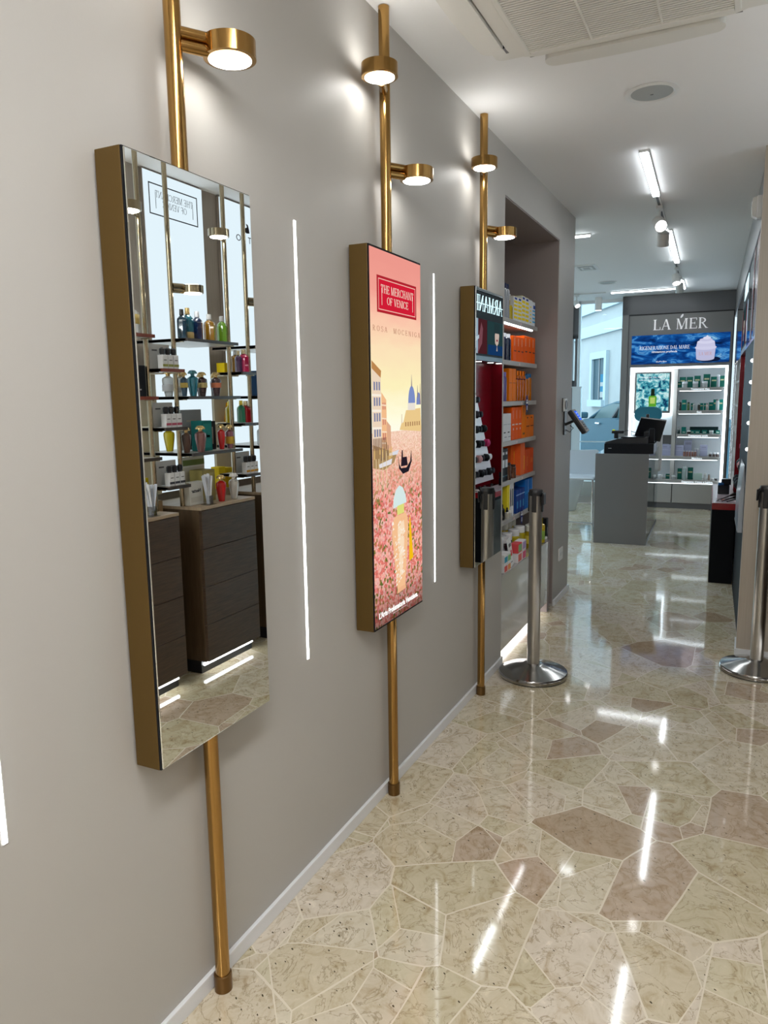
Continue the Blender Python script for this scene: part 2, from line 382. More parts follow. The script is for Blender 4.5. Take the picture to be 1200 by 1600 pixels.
# left wall with the deep shelf niche
NY0, NY1, NZ = 3.848, 5.10, 2.495
b = B(); b.box(-.55, 0, -3.2, NY0, 0, H); b.box(-.55, 0, NY0, NY1, NZ, H); b.box(-.55, 0, NY1, 5.585, 0, H)
struct('wall_left', b, WALL)
b = B(); b.box(-.55, -.45, NY0, NY1, 0, NZ, TAUPE)
b.box(-.45, -.004, NY1-.006, NY1, 0.02, NZ, TAUPE); b.box(-.45, -.004, NY0, NY0+.006, 0.02, NZ, TAUPE); b.box(-.45, -.004, NY0, NY1, NZ-.006, NZ, TAUPE)
struct('wall_niche', b)
b = B(); b.box(-3.2, -.55, 5.45, 5.585, 0, H); struct('wall_middle', b, WALL)
b = B(); b.box(-3.2, -3.06, 5.585, 10.35, 0, H); struct('wall_side', b, WALL)
b = B(); b.box(-.55, 2.3, -3.2, -3.06, 0, H); struct('wall_back', b, WALL)
b = B(); b.box(2.0, 2.3, -3.06, 4.485, 0, H); struct('wall_right', b, GREYW)
b = B(); b.box(1.184, 2.3, 4.485, 4.77, 0, H, PILW); b.box(1.176, 1.60, 4.472, 4.70, 0, .05, SKIRT); struct('wall_pilaster', b)
# far right wall in the turned part of the shop: bulkhead, dividers and recess backs
b = B()
b.box(1.0, 1.25, -5.6, 0.1, 2.41, H, GREYU)
b.box(1.22, 1.30, -5.6, 0.1, 0, 2.41, GREYD)
struct('wall_far_right', b, None, True)
# skirting
b = B(); b.box(0, .012, -3.06, NY0, 0, .045, SKIRT, .002); struct('baseboard_left', b)
b = B(); b.box(0, .012, NY1, 5.585, 0, .045, SKIRT, .002); b.box(-.5, .012, 5.585, 5.597, 0, .045, SKIRT); struct('baseboard_far_left', b)
# black gap line under the bulkhead, floor ledge
b = B(); b.box(.995, 1.0, -5.6, 0.02, 2.395, 2.412, BLACK); struct('trim_1', b, None, True)

# storefront: frame, low sill, glass
b = B()
b.box(-3.1, -.34, .14, .36, 0, .10, SHELFG); b.box(-.94, -.36, .16, .30, .10, .30, mat('sill_stone', (.42, .43, .40), .4))
struct('wall_storefront_sill', b, None, True)
b = B()
for x0, x1 in ((-.912, -.885), (-2.0, -1.95)): b.box(x0, x1, .18, .26, .10, H, mat('white_aluminium', (.62, .72, .76), .3))
b.box(-1.02, -.985, .16, .30, .1, H, GREYD); b.box(-.985, -.912, .2, .25, 2.28, H, GREYD)
b.box(-.985, -.912, .2, .25, 2.24, 2.30, BLACK); b.box(-.955, -.925, .2, .24, 1.6, 2.24, GREYD); b.box(-.985, -.955, .21, .23, 1.60, 1.68, GREYD)
b.box(-.99, -.85, .17, .19, 1.585, 1.60, mat('white_aluminium', (0, 0, 0)))
b.box(-.975, -.86, .17, .28, .10, 1.585, MATS['white_aluminium'])
b.box(-3.1, -.34, .18, .24, 2.69, H, CEIL)
f = struct('window_1', b, None, True)
b = B(); b.box(-3.1, -.34, .205, .213, .10, 2.69, STORE); o = b.build('window_pane', None, f)
b = B(); b.box(-.90, -.36, .19, .20, .84, .855, MATS['white_aluminium']); b.build('window_bar', None, f)

# ================================================================== STREET OUTSIDE
SA = math.atan2(-.9, .43) + A2
SO = FP(-1.1, 8.0)
stone = mat('pale_stone_render', (.31, .31, .30), .8, bump=.3, bscale=12, var=.05, vscale=2)
trimst = mat('white_stone_trim', (.34, .40, .43), .7)
b = B(); b.box(-9, 6, -7.6, .3, -.22, -.14, mat('asphalt', (.10, .12, .13), .8, var=.1))
o = struct('ground_street', b); o.location = SO; o.rotation_euler = (0, 0, SA)
b = B(); b.box(-9, 6, -.9, -.02, -.14, -.05, mat('pavement_slabs', (.22, .26, .28), .7, var=.12, vscale=6))
o = struct('ground_pavement', b); o.location = SO; o.rotation_euler = (0, 0, SA)
bl = thing('building', 'pale stone building across the street with a framed window', 'building', SO, SA)
b = B(); b.box(-9, 4.5, 0, .5, -.14, 7.5); b.build('wall', stone, bl)
b = B(); b.box(-9, 4.5, -.08, .0, 3.0, 3.28, trimst); b.build('moulding', None, bl)
b = B(); b.box(-9, 4.5, -.10, .0, 3.60, 3.86, trimst); b.build('moulding', None, bl)
def bwin(u0, u1, z0, z1, dark):
    b = B(); w = .17
    b.box(u0-w, u0, -.09, 0, z0-w, z1+w, trimst); b.box(u1, u1+w, -.09, 0, z0-w, z1+w, trimst)
    b.box(u0, u1, -.09, 0, z1, z1+w, trimst); b.box(u0-.1, u1+.1, -.16, 0, z0-w, z0, trimst)
    f = b.build('window', None, bl)
    b = B(); b.box(u0, u1, -.03, -.01, z0, z1, dark); b.box((u0+u1)/2-.02, (u0+u1)/2+.02, -.045, -.03, z0, z1, GREYD); b.build('pane', None, f)
bwin(-2.25, -1.28, 1.36, 2.40, mat('dark_window_pane', (.03, .06, .075), .5, spec=.1))
bwin(-1.75, -.95, 4.0, 5.1, MATS['dark_window_pane'])
b = B(); b.box(-1.62, -1.32, -.05, -.045, 1.42, 2.0, glow((.10, .42, .75), .8)); b.box(-1.62, -1.32, -.052, -.05, 1.70, 1.80, glow((.7, .85, .95), .8)); b.box(-1.62, -1.32, -.052, -.05, 1.42, 1.56, glow((.7, .85, .95), .8)); b.build('window_poster', None, bl)
# a parked car seen side-on through the window
car = thing('car', 'slate blue car parked across the street outside the window', 'car', SO, SA)
CB = mat('slate_blue_car_paint', (.030, .075, .10), .5, .0, spec=.1)
CG = mat('car_window_glass', (.05, .09, .09), .4, spec=.15)
prof = [(1.25, .08), (1.2, .45), (1.35, .72), (2.0, .92), (2.9, 1.02), (3.5, 1.23), (4.1, 1.31), (4.9, 1.30), (5.5, 1.18), (5.9, 1.04), (6.15, .95), (6.2, .4), (6.1, .08)]
low = [p for p in prof if p[1] < 1.03] ; low = [(1.25, .08), (1.2, .45), (1.35, .72), (2.0, .92), (2.9, 1.03), (4.3, 1.08), (5.7, 1.07), (6.15, .95), (6.2, .4), (6.1, .08)]
b = B(); b.prism(low, -1.8, -.25, CB, 'xz'); bm = b.bm
bmesh.ops.bevel(bm, geom=[e for e in bm.edges], offset=.05, segments=2, affect='EDGES')
b.build('body', CB, car)
b = B(); b.prism([(2.92, 1.0), (3.5, 1.24), (4.1, 1.325), (4.9, 1.32), (5.5, 1.2), (5.85, 1.02)], -1.66, -.40, CG, 'xz'); b.build('cabin_glass', None, car)
b = B()
b.tube([(2.86, -1.68, 1.02), (3.5, -1.6, 1.25), (4.1, -1.58, 1.335), (4.9, -1.58, 1.33), (5.5, -1.6, 1.20), (5.9, -1.68, 1.04)], .035, CB, 8)
b.prism([(3.4, 1.25), (4.1, 1.335), (4.9, 1.33), (5.5, 1.22), (5.5, 1.25), (4.9, 1.36), (4.1, 1.365), (3.4, 1.28)], -1.58, -.48, CB, 'xz')
b.tube([(4.28, -1.70, 1.08), (4.42, -1.6, 1.31)], .045, BLACK, 8); b.build('roof_frame', None, car)
b = B(); b.box(3.68, 3.9, -1.845, -1.80, .955, .985, CHROME, .008); b.build('door_handle', None, car)
b = B(); b.box(2.86, 3.02, -1.98, -1.76, 1.04, 1.16, CB, .03); b.build('door_mirror', None, car)
for u in (2.05, 5.3):
    b = B(); b.lathe([(.30, -.09), (.31, -.02), (.30, .05)], BLACK, 28, (u, -1.74, .17), 'y'); b.lathe([(.19, -.10), (.2, -.085), (.05, -.07)], CHROME, 20, (u, -1.74, .17), 'y'); b.build('wheel', None, car)
b = B(); b.tube([(3.30, -1.45, .93), (3.30, -1.40, 1.03), (3.33, -1.28, 1.09), (3.36, -1.16, 1.03), (3.36, -1.12, .93)], .014, BLACK); b.build('steering_wheel', None, car)

# ================================================================== WALL POLES WITH LAMPS AND BOXES
POLE_X = .035
def lamp_parts(par, px, py, cx, cy, z, BRASS=BRASS):
    """brass disc lamp with twin-tube arm; z = underside of the disc"""
    v = Vector((cx-px, cy-py, 0)); L_ = v.length; d = v.normalized(); n = Vector((-d.y, d.x, 0))
    h = .040; r = .057; za = z + h*.5
    b = B()
    for s in (-1, 1):
        p0 = Vector((px, py, za+.0125*s)) + d*.012; p1 = Vector((cx, cy, za+.0125*s)) - d*(r-.008)
        b.tube([p0, p1], .0125, BRASS, 14)
    o_arm = b.build('lamp_arm', BRASS, par)
    b = B(); b.lathe([(r-.010, 0), (r, 0.001), (r, h-.001), (r-.010, h)], BRASS, 40, (cx, cy, z)); hd = b.build('lamp_head', BRASS, par)
    b = B(); b.lathe([(r-.0105, -.0012), (r-.0105, -.0002)], DISCM, 32, (cx, cy, z)); b.lathe([(r-.0105, .0002), (r-.0105, .0012)], DISCU, 32, (cx, cy, z+h)); b.build('diffuser', DISCM, hd)
def floor_pole(label, y, up=True, ztop=H):
    t = thing('floor_to_ceiling_pole', label, 'lamp pole', (POLE_X, y, 0), 0, 'brass lamp poles along the left wall')
    b = B(); b.lathe([(.018, .044), (.018, ztop-.002)], BRASS, 28); b.build('pole', BRASS, t)
    b = B(); b.lathe([(.020, 0), (.0225, .001), (.0225, .044), (.019, .046)], BRASSD, 28); b.build('foot_cap', BRASSD, t)
    lamp_parts(t, 0, 0, .068, .102, 2.212)
    lamp_parts(t, 0, 0, .045, -.13, 2.462)
    return t
floor_pole('tall brass pole nearest the camera, holding the full-length mirror box', 1.325)
floor_pole('middle brass pole with two disc lamps, holding the pink perfume poster', 2.355)
floor_pole('farthest brass pole with two disc lamps, beside the shelf niche', 3.392)

def wall_box(name, label, cat, y0, y1, face_mat, z0=.702, z1=1.958, d=.076):
    t = thing(name, label, cat, (0, (y0+y1)/2, z0)); w = (y1-y0)/2; h = z1-z0
    b = B(); b.box(.006, d-.006, -w, w, 0, h, GOLDP, .0015)
    o = b.build('case', GOLDP, t); 
    b = B(); b.box(d-.006, d-.002, -w+.001, w-.001, .001, h-.001, BLACKG); b.build('edge_frame', BLACKG, t)
    return t, w, h, d
t, w, h, d = wall_box('wall_mirror', 'tall mirror in a bronze case nearest the viewer, reflecting perfume shelves', 'mirror', 1.115, 1.519, MIRROR)
b = B(); b.box(d-.002, d+.002, -w+.003, w-.003, .003, h-.003, MIRROR, .0018); b.build('mirror_glass', MIRROR, t)
t, w, h, d = wall_box('wall_mirror', 'mirror in a bronze case beside the shelf niche, reflecting the red makeup stand', 'mirror', 3.160, 3.572, MIRROR)
b = B(); b.box(d-.002, d+.002, -w+.003, w-.003, .003, h-.003, MIRROR, .0018); b.build('mirror_glass', MIRROR, t)

# --- lit poster
t, w, h, d = wall_box('lightbox_poster', 'illuminated pink perfume poster of a Venice canal in a bronze box', 'poster', 2.137, 2.553, None)
def make_poster():
    m = bpy.data.materials.new('printed_rose_canal'); m.use_nodes = True; nt = m.node_tree; nt.nodes.clear(); MATS['pp'] = m
    L = nt.links.new
    def N(ty, **kw):
        n = nt.nodes.new(ty)
        for k, v in kw.items():
            if k in n.inputs: n.inputs[k].default_value = v
            else: setattr(n, k, v)
        return n
    tc = N('ShaderNodeTexCoord'); sp = N('ShaderNodeSeparateXYZ'); L(tc.outputs['Object'], sp.inputs[0])
    dv = N('ShaderNodeMath', operation='DIVIDE'); L(sp.outputs[2], dv.inputs[0]); dv.inputs[1].default_value = 1.256
    sky = N('ShaderNodeValToRGB')
    cn = N('ShaderNodeTexNoise', Scale=7.0, Detail=4.0); mp = N('ShaderNodeMapping'); mp.inputs['Scale'].default_value = (1, 1, 4); L(tc.outputs['Object'], mp.inputs[0]); L(mp.outputs[0], cn.inputs['Vector'])
    ma = N('ShaderNodeMath', operation='MULTIPLY_ADD'); L(cn.outputs['Fac'], ma.inputs[0]); ma.inputs[1].default_value = .06; L(dv.outputs[0], ma.inputs[2])
    L(ma.outputs[0], sky.inputs['Fac'])
    ramp(sky, [(.53, (.93, .92, .82)), (.60, (.95, .93, .70)), (.68, (.93, .83, .48)), (.78, (.92, .72, .46)), (.86, (.91, .52, .38)), (.93, (.84, .33, .27)), (1.0, (.80, .30, .25))])
    fl = N('ShaderNodeTexVoronoi'); fl.inputs['Scale'].default_value = 95; L(tc.outputs['Object'], fl.inputs['Vector'])
    fl2 = N('ShaderNodeTexVoronoi'); fl2.inputs['Scale'].default_value = 210; L(tc.outputs['Object'], fl2.inputs['Vector'])
    s3 = N('ShaderNodeSeparateColor'); L(fl.outputs['Color'], s3.inputs[0])
    s4 = N('ShaderNodeSeparateColor'); L(fl2.outputs['Color'], s4.inputs[0])
    r1 = N('ShaderNodeValToRGB'); L(s3.outputs[0], r1.inputs['Fac'])
    ramp(r1, [(0, (.74, .20, .16)), (.22, (.92, .42, .34)), (.48, (.42, .22, .07)), (.56, (.97, .55, .48)), (.80, (.14, .19, .04)), (.88, (.88, .32, .31))], 'CONSTANT')
    r2 = N('ShaderNodeValToRGB'); L(s4.outputs[0], r2.inputs['Fac'])
    ramp(r2, [(0, (.75, .45, .28)), (.3, (.88, .50, .38)), (.6, (.70, .30, .20)), (.8, (.90, .62, .48))], 'CONSTANT')
    bl2 = N('ShaderNodeMapRange'); L(dv.outputs[0], bl2.inputs[0]); bl2.inputs[1].default_value = .34; bl2.inputs[2].default_value = .47
    mx = N('ShaderNodeMix', data_type='RGBA'); L(bl2.outputs[0], mx.inputs[0]); 
    dk = N('ShaderNodeMix', data_type='RGBA', blend_type='MULTIPLY'); dk.inputs[0].default_value = .4; L(r1.outputs[0], dk.inputs[6])
    r5 = N('ShaderNodeValToRGB'); L(fl.outputs['Distance'], r5.inputs['Fac']); ramp(r5, [(.0, (1.5, 1.5, 1.5)), (.6, (.5, .4, .4))]); L(r5.outputs[0], dk.inputs[7])
    L(dk.outputs[2], mx.inputs[6]); L(r2.outputs[0], mx.inputs[7])
    wh = N('ShaderNodeMapRange'); L(dv.outputs[0], wh.inputs[0]); wh.inputs[1].default_value = .42; wh.inputs[2].default_value = .56; wh.inputs[4].default_value = .5
    m2 = N('ShaderNodeMix', data_type='RGBA'); L(wh.outputs[0], m2.inputs[0]); L(mx.outputs[2], m2.inputs[6]); m2.inputs[7].default_value = (.95, .80, .66, 1)
    gt = N('ShaderNodeMath', operation='GREATER_THAN'); L(dv.outputs[0], gt.inputs[0]); gt.inputs[1].default_value = .53
    m3 = N('ShaderNodeMix', data_type='RGBA'); L(gt.outputs[0], m3.inputs[0]); L(m2.outputs[2], m3.inputs[6]); L(sky.outputs[0], m3.inputs[7])
    vg = N('ShaderNodeMapRange'); L(dv.outputs[0], vg.inputs[0]); vg.inputs[1].default_value = 0; vg.inputs[2].default_value = .13; vg.inputs[3].default_value = .22; vg.inputs[4].default_value = 1
    sv = N('ShaderNodeVectorMath', operation='SCALE'); L(m3.outputs[2], sv.inputs[0]); L(vg.outputs[0], sv.inputs['Scale'])
    e = N('ShaderNodeEmission', Strength=.92); L(sv.outputs[0], e.inputs[0]); o = N('ShaderNodeOutputMaterial'); L(e.outputs[0], o.inputs[0])
    return m
PP = make_poster()
b = B(); b.box(d-.002, d, -w+.006, w-.006, .008, h-.008, PP)
pw = (w-.006)*2
def PY(s): return (s-.5)*pw
def PZ(tt): return tt*1.256
X0 = d
def pol(pts, m, k=1): b.prism([(PY(s), PZ(z)) for s, z in pts], X0, X0+.0002*k, m, 'yz')
G = lambda c: glow(c, .88)
# left palaces
pol([(0, .49), (0, .695), (.02, .70), (.16, .675), (.17, .49)], G((.83, .66, .50)))
pol([(0, .695), (.0, .715), (.17, .69), (.16, .672)], G((.50, .24, .08)), 2)
pol([(.17, .48), (.17, .635), (.26, .615), (.27, .47)], G((.88, .50, .26)))
pol([(.25, .47), (.26, .56), (.34, .545), (.35, .47)], G((.72, .40, .25)))
for z in (.64, .60, .56, .52):
    for s in (.03, .075, .12): pol([(s, z), (s, z+.022), (s+.025, z+.021), (s+.025, z)], G((.20, .22, .35)), 3)
for z in (.59, .55, .51):
    for s in (.19, .225): pol([(s, z), (s, z+.018), (s+.015, z+.018), (s+.015, z)], G((.55, .18, .15)), 3)
pol([(0, .44), (0, .50), (.30, .48), (.45, .465), (.40, .445), (.2, .43)], G((.40, .26, .12)), 2)
pol([(.12, .437), (.10, .447), (.36, .457), (.34, .442)], G((.75, .72, .75)), 3)
pol([(.30, .465), (.30, .472), (.5, .478), (.47, .466)], G((.70, .70, .75)), 3)
for z in (.625, .585, .54): pol([(0, z), (0, z+.006), (.165, z+.0045), (.165, z-.001)], G((.92, .84, .72)), 4)
for z in (.60, .565, .53, .50): pol([(.17, z), (.17, z+.004), (.26, z+.002), (.26, z-.002)], G((.93, .70, .50)), 4)
for k in range(9): s_ = .01+.028*k; pol([(s_, .485), (s_, .515), (s_+.012, .517), (s_+.014, .485)], G((.22, .12, .08)), 5)
for k in range(14): s_ = .02+.025*k; zz = .455+.02*random.random(); pol([(s_, zz), (s_+.004, zz+.03), (s_+.012, zz+.028), (s_+.012, zz)], G(random.choice([(.30, .18, .08), (.78, .50, .18), (.86, .72, .48), (.15, .10, .08)])), 5)
for s in (.05, .1, .17, .24): pol([(s, .38), (s, .48), (s+.008, .48), (s+.008, .38)], G((.75, .60, .35)), 4)
# right: church and houses
pol([(.52, .532), (.56, .55), (.60, .552), (.66, .585), (.98, .59), (1, .53), (.98, .522)], G((.82, .58, .26)))
pol([(.70, .585), (.70, .605), (.86, .605), (.86, .585)], G((.80, .74, .66)), 2)
pol([(.71+.075*(1-math.cos(a)), .605+.048*math.sin(a)) for a in [PI*k/12 for k in range(13)]], G((.20, .27, .55)), 3)
pol([(.775, .648), (.785, .685), (.795, .648)], G((.22, .18, .25)), 3)
pol([(.89+.05*(1-math.cos(a)), .60+.035*math.sin(a)) for a in [PI*k/12 for k in range(13)]], G((.20, .25, .50)), 3)
pol([(.905, .62), (.915, .655), (.925, .62)], G((.25, .20, .2)), 4); pol([(.965, .6), (.975, .66), (.985, .6)], G((.3, .2, .2)), 4)
pol([(.555, .55), (.56, .575), (.575, .575), (.58, .55)], G((.8, .68, .5)), 3)
for s in (.64, .69, .74, .79, .84, .89, .94): pol([(s, .54), (s, .552), (s+.02, .552), (s+.02, .54)], G((.40, .22, .10)), 4)
# gondola
pol([(.48, .462), (.50, .438), (.54, .425), (.66, .424), (.74, .44), (.76, .47), (.77, .44), (.70, .412), (.58, .408), (.50, .425)], G((.015, .012, .02)), 5)
pol([(.54, .43), (.56, .475), (.575, .475), (.58, .455), (.66, .455), (.68, .43)], G((.02, .012, .02)), 6)
# bottle with domed stopper and tassel
pol([(.37, .318), (.38, .345), (.43, .368), (.50, .378), (.57, .37), (.63, .345), (.645, .325)], G((.66, .80, .78)), 5)
pol([(.45, .296), (.45, .322), (.59, .324), (.59, .298)], G((.72, .72, .20)), 6)
pol([(.34, .245), (.35, .275), (.40, .293), (.62, .297), (.67, .28), (.68, .25), (.60, .085), (.44, .08)], G((.90, .52, .28)), 5)
pol([(.45, .25), (.47, .275), (.58, .278), (.60, .25), (.55, .12), (.49, .12)], G((.94, .72, .50)), 6)
for k in range(90):
    s = .34+.30*random.random(); z = .095+.185*random.random(); s = .5+(s-.5)*(0.55+(z-.1)*2.2)
    pol([(s-.016, z), (s, z+.008), (s+.018, z+.002), (s+.004, z+.003)], G(random.choice([(.96, .84, .68), (.88, .48, .26), (.97, .90, .80)])), 8)
pol([(.43, .072), (.44, .085), (.61, .088), (.62, .076)], G((.85, .45, .25)), 6)
pol([(.70, .15), (.705, .26), (.72, .285), (.735, .26), (.785, .155)], G((.90, .50, .01)), 6)
# emblem plaque
pol([(.115, .838), (.115, .930), (.90, .930), (.90, .838)], G((.40, .02, .03)), 3)
pol([(.135, .843), (.135, .925), (.88, .925), (.88, .843)], G((.62, .012, .035)), 4)
for (s0, s1, z0, z1) in ((.14, .875, .921, .923), (.14, .875, .845, .847), (.14, .146, .845, .923), (.869, .875, .845, .923)):
    pol([(s0, z0), (s0, z1), (s1, z1), (s1, z0)], G((.85, .55, .45)), 5)
# darker foreground
b.build('printed_poster', None, t)
ivory = glow((.93, .80, .66), .9)
serif(t, 'lettering', 'THE MERCHANT', (d+.0012, PY(.508), PZ(.888)), .026, ivory, w=.262, depth=.0004, gap=.03, T=.10, t=.04)
serif(t, 'lettering', 'OF VENICE', (d+.0012, PY(.508), PZ(.861)), .024, ivory, w=.172, depth=.0004, gap=.03, T=.10, t=.04)
for s in (.20, .815):
    b = B(); b.box(d+.0012, d+.0016, PY(s)-.001, PY(s)+.001, PZ(.857), PZ(.9), ivory); b.build('lettering_tail', None, t)
serif(t, 'lettering', 'ROSA  MOCENIGA', (d+.0012, PY(.5), PZ(.790)), .017, glow((.42, .16, .10), .8), w=.385, gap=.42, depth=.0004, T=.09, t=.045)
text(t, 'lettering', "L'Arte Profumatoria Veneziana.", (d+.0014, PY(.47), PZ(.030)), .0285, glow((.95, .93, .9), .95), bold=.0006, squeeze=.92)
b = B(); b.box(d+.0006, d+.001, PY(.33), PY(.62), PZ(.0225), PZ(.0235), glow((.8, .7, .7), .8)); b.build('lettering_underline', None, t)

# vertical light strips in the wall
for k, (y, lab) in enumerate(((.797, 'vertical white light strip in the wall at the left edge'), (1.829, 'vertical white light strip in the wall between mirror and poster'), (2.860, 'vertical white light strip in the wall right of the pink poster'))):
    tt = thing('wall_light_strip', lab, 'light strip', (0, y, .703), 0, 'recessed wall light strips')
    b = B(); b.box(.0003, .0016, -.0085, .0085, -.003, 1.270, WALL); b.build('channel', WALL, tt)
    b = B(); b.box(.0016, .0036, -.0045, .0045, 0, 1.267, STRIPM); b.build('diffuser', STRIPM, tt)

# ================================================================== CEILING FIXTURES
# cassette air conditioner
ac = thing('ceiling_air_conditioner', 'ivory ceiling cassette air conditioner with slatted grille and side flaps', 'air conditioner', (.742, 2.385, H)); ac.scale = (1, 1, 1.7)
def rsq(hw, r, n=8):
    P = []
    for cx, cy, a0 in ((hw-r, hw-r, 0), (-hw+r, hw-r, 90), (-hw+r, -hw+r, 180), (hw-r, -hw+r, 270)):
        for k in range(n+1):
            a = R(a0+90*k/n); P.append((cx+r*math.cos(a), cy+r*math.sin(a)))
    return P
b = B(); b.prism(rsq(.485, .03), -.012, 0, CREAMP); b.build('ceiling_plate', CREAMP, ac)
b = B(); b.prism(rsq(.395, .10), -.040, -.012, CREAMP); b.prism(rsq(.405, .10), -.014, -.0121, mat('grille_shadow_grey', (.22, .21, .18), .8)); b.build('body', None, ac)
b = B()
g = .318
b.box(-g-.02, -g, -g-.02, g+.02, -.050, -.040, CREAMP, .003); b.box(g, g+.02, -g-.02, g+.02, -.050, -.040, CREAMP, .003)
b.box(-g, g, -g-.02, -g, -.050, -.040, CREAMP, .003); b.box(-g, g, g, g+.02, -.050, -.040, CREAMP, .003)
for sx in (-.11, .11): b.box(sx-.003, sx+.003, -g, g, -.0495, -.041, CREAMP)
b.build('grille_frame', CREAMP, ac)
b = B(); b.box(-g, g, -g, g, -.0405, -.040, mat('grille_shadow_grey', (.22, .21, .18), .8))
for k in range(46):
    y = -g + (k+.5)*2*g/46; b.box(-g, g, y-.0042, y+.0042, -.048, -.0405, CREAMP)
b.build('grille_slats', None, ac)
for k in range(4):
    Mx = Matrix.Rotation(k*PI/2, 4, 'Z')
    b = B(); pts = [(-.262+.030*math.cos(R(a)), .436+.036*math.sin(R(a))) for a in range(90, 271, 15)] + [(.262+.030*math.cos(R(a)), .436+.036*math.sin(R(a))) for a in range(-90, 91, 15)]
    pts = [(x, y + (.016*(1-(x/.3)**2) if y > .436 else 0)) for x, y in pts]; pts += [(x, .472+.016*(1-(x/.3)**2)) for x in (.18, .1, 0, -.1, -.18)]
    b.prism(pts, -.046, -.022, CREAMP, 'xy', Mx); b.build('air_flap', CREAMP, ac)
    for s in (-1, 1):
        b = B(); b.box(s*.318-.022, s*.318+.022, .398, .408, -.036, -.016, BLACK, 0, Mx); b.build('corner_gap_shade', None, ac)  # black blocks colour in the shade of the corner gaps
b = B()
for k, x in enumerate((-.035, -.02, -.006, .008, .022)): b.box(x-.004, x+.004, .356, .360, -.0412, -.040, GREYD)
b.build('maker_mark', None, ac)
# ceiling loudspeaker
tt = thing('ceiling_speaker', 'round white loudspeaker set in the ceiling beyond the air conditioner', 'speaker', (.735, 3.49, H))
b = B(); b.lathe([(.105, 0), (.108, -.004), (.092, -.008), (.084, -.004)], WHITEP, 40); b.build('rim', None, tt)
b = B(); b.lathe([(.0, -.010), (.06, -.009), (.085, -.004), (.085, 0)], mat('grey_speaker_mesh', (.42, .45, .45), .6, bump=.4, bscale=900), 40); b.build('grille', None, tt)
b = B(); b.box(-.006, .006, -.003, .003, -.0115, -.0098, GREYD); b.build('badge', None, tt)
# linear light track
TX = lambda y: .70 + (y-2.3)*-.0349 - .005
def led_bar(label, x, y0, y1, wd=.040, rz=A2, m=None):
    L_ = y1-y0
    tt = thing('linear_ceiling_light', label, 'ceiling light', (x, (y0+y1)/2, H), rz, 'linear lights in the ceiling')
    b = B(); b.box(-wd/2-.003, wd/2+.003, -L_/2, L_/2, -.012, 0, WHITEP); b.build('housing', WHITEP, tt)
    b = B(); b.box(-wd/2, wd/2, -L_/2+.004, L_/2-.004, -.022, -.0121, m or LEDM, .003); b.build('diffuser', m or LEDM, tt)
led_bar('nearest long white light bar on the ceiling track', .60, 4.25, 5.17)
led_bar('second white light bar of the ceiling track, behind the first spotlights', .535, 6.30, 7.80)
led_bar('farthest white light bar on the ceiling track by the skincare wall', .447, 9.04, 9.74)
led_bar('light bar crossing the ceiling in front of the skincare wall', 0, 9.29, 10.07, .03, A2+PI/2)
led_bar('short visible light bar behind the end of the left wall', -.50, 5.64, 6.64, .03, A2+PI/2)
led_bar('added fill panel over the part of the shop hidden behind the left wall', -1.9, 6.3, 8.6, .30, A2, LEDC)  # unseen panel, added to lift the light in the far room
# unseen fill panels added over the entrance area to brighten the near room
led_bar('added unseen fill panel on the ceiling of the entrance area', 1.15, -.9, .9, .30, 0, LEDN)
led_bar('added unseen fill panel on the ceiling near the back wall', 1.15, -2.9, -1.3, .30, 0, LEDN)
tt = thing('light_track', 'white ceiling track channel carrying the spotlights', 'track', (.585, 5.17, H), A2)
for y0, y1 in ((0, 1.13), (2.64, 3.86)):
    b = B(); b.box(-.017, .017, y0, y1, -.010, 0, WHITEP); b.box(-.008, .008, y0, y1, -.0105, -.0095, BLACK); b.build('channel', None, tt)
def spot(label, loc, ax, az, on=True, r=.042, L_=.10):
    tt = thing('track_spotlight', label, 'spotlight', loc, 0, 'track spotlights')
    b = B(); b.box(-.02, .02, -.05, .05, -.03, -.010, WHITEP, .003); b.build('track_adapter', None, tt)
    b = B(); b.cyl(.007, -.075, -.03, WHITEP, 12); b.build('stem', None, tt)
    M = Matrix.Translation((0, 0, -.12)) @ Euler((ax, 0, az)).to_matrix().to_4x4()
    b = B(); b.lathe([(r*.7, L_/2), (r, L_/2-.008), (r, -L_/2), (r-.005, -L_/2), (r-.006, -L_/2+.01)], WHITEP, 28, M=M); hd = b.build('lamp_head', None, tt)
    b = B(); b.lathe([(r-.006, -L_/2+.0102), (r-.006, -L_/2+.004)], emis('spot_on', (1, 1, 1), 8) if on else mat('spot_front_off', (.5, .5, .5), .2), 24, M=M); b.build('lens', None, hd)
spot('lit white spotlight on the track just beyond the nearest light bar', (.575, 5.50, H), R(-62), R(22))
spot('grey-looking spotlight beside the second light bar, turned away', (.552, 6.02, H), R(25), R(10), False)
spot('third spotlight on the track, tilted towards the shelves', (.478, 8.15, H), R(-25), R(20))
spot('farthest track spotlight, just before the crossing light bar', (.462, 8.80, H), R(20), R(-10), False)
spot('small bright spotlight near the shop window', (-.80, 9.65, H), R(-45), R(40), True, .035, .08)
tt = thing('short_track', 'thin white track near the shop window', 'track', (-.80, 9.65, H), A2+PI/2)
b = B(); b.box(-.015, .015, -.35, .20, -.012, 0, WHITEP); b.build('channel', None, tt)
tt = thing('pendant_downlight', 'white cylinder downlight at the top of the shop window', 'downlight', (-.62, 10.15, H))
b = B(); b.cyl(.045, -.16, 0, WHITEP, 24); b.build('housing', None, tt); b = B(); b.cyl(.036, -.162, -.1601, emis('spot_on', (1, 1, 1), 8), 20); b.build('lens', None, tt)
tt = thing('ceiling_vent', 'square white air vent in the far ceiling', 'vent', (-.319, 7.72, H), A2)
b = B(); b.box(-.10, .10, -.16, .16, -.008, 0, WHITEP, .002); b.build('frame', None, tt)
b = B()
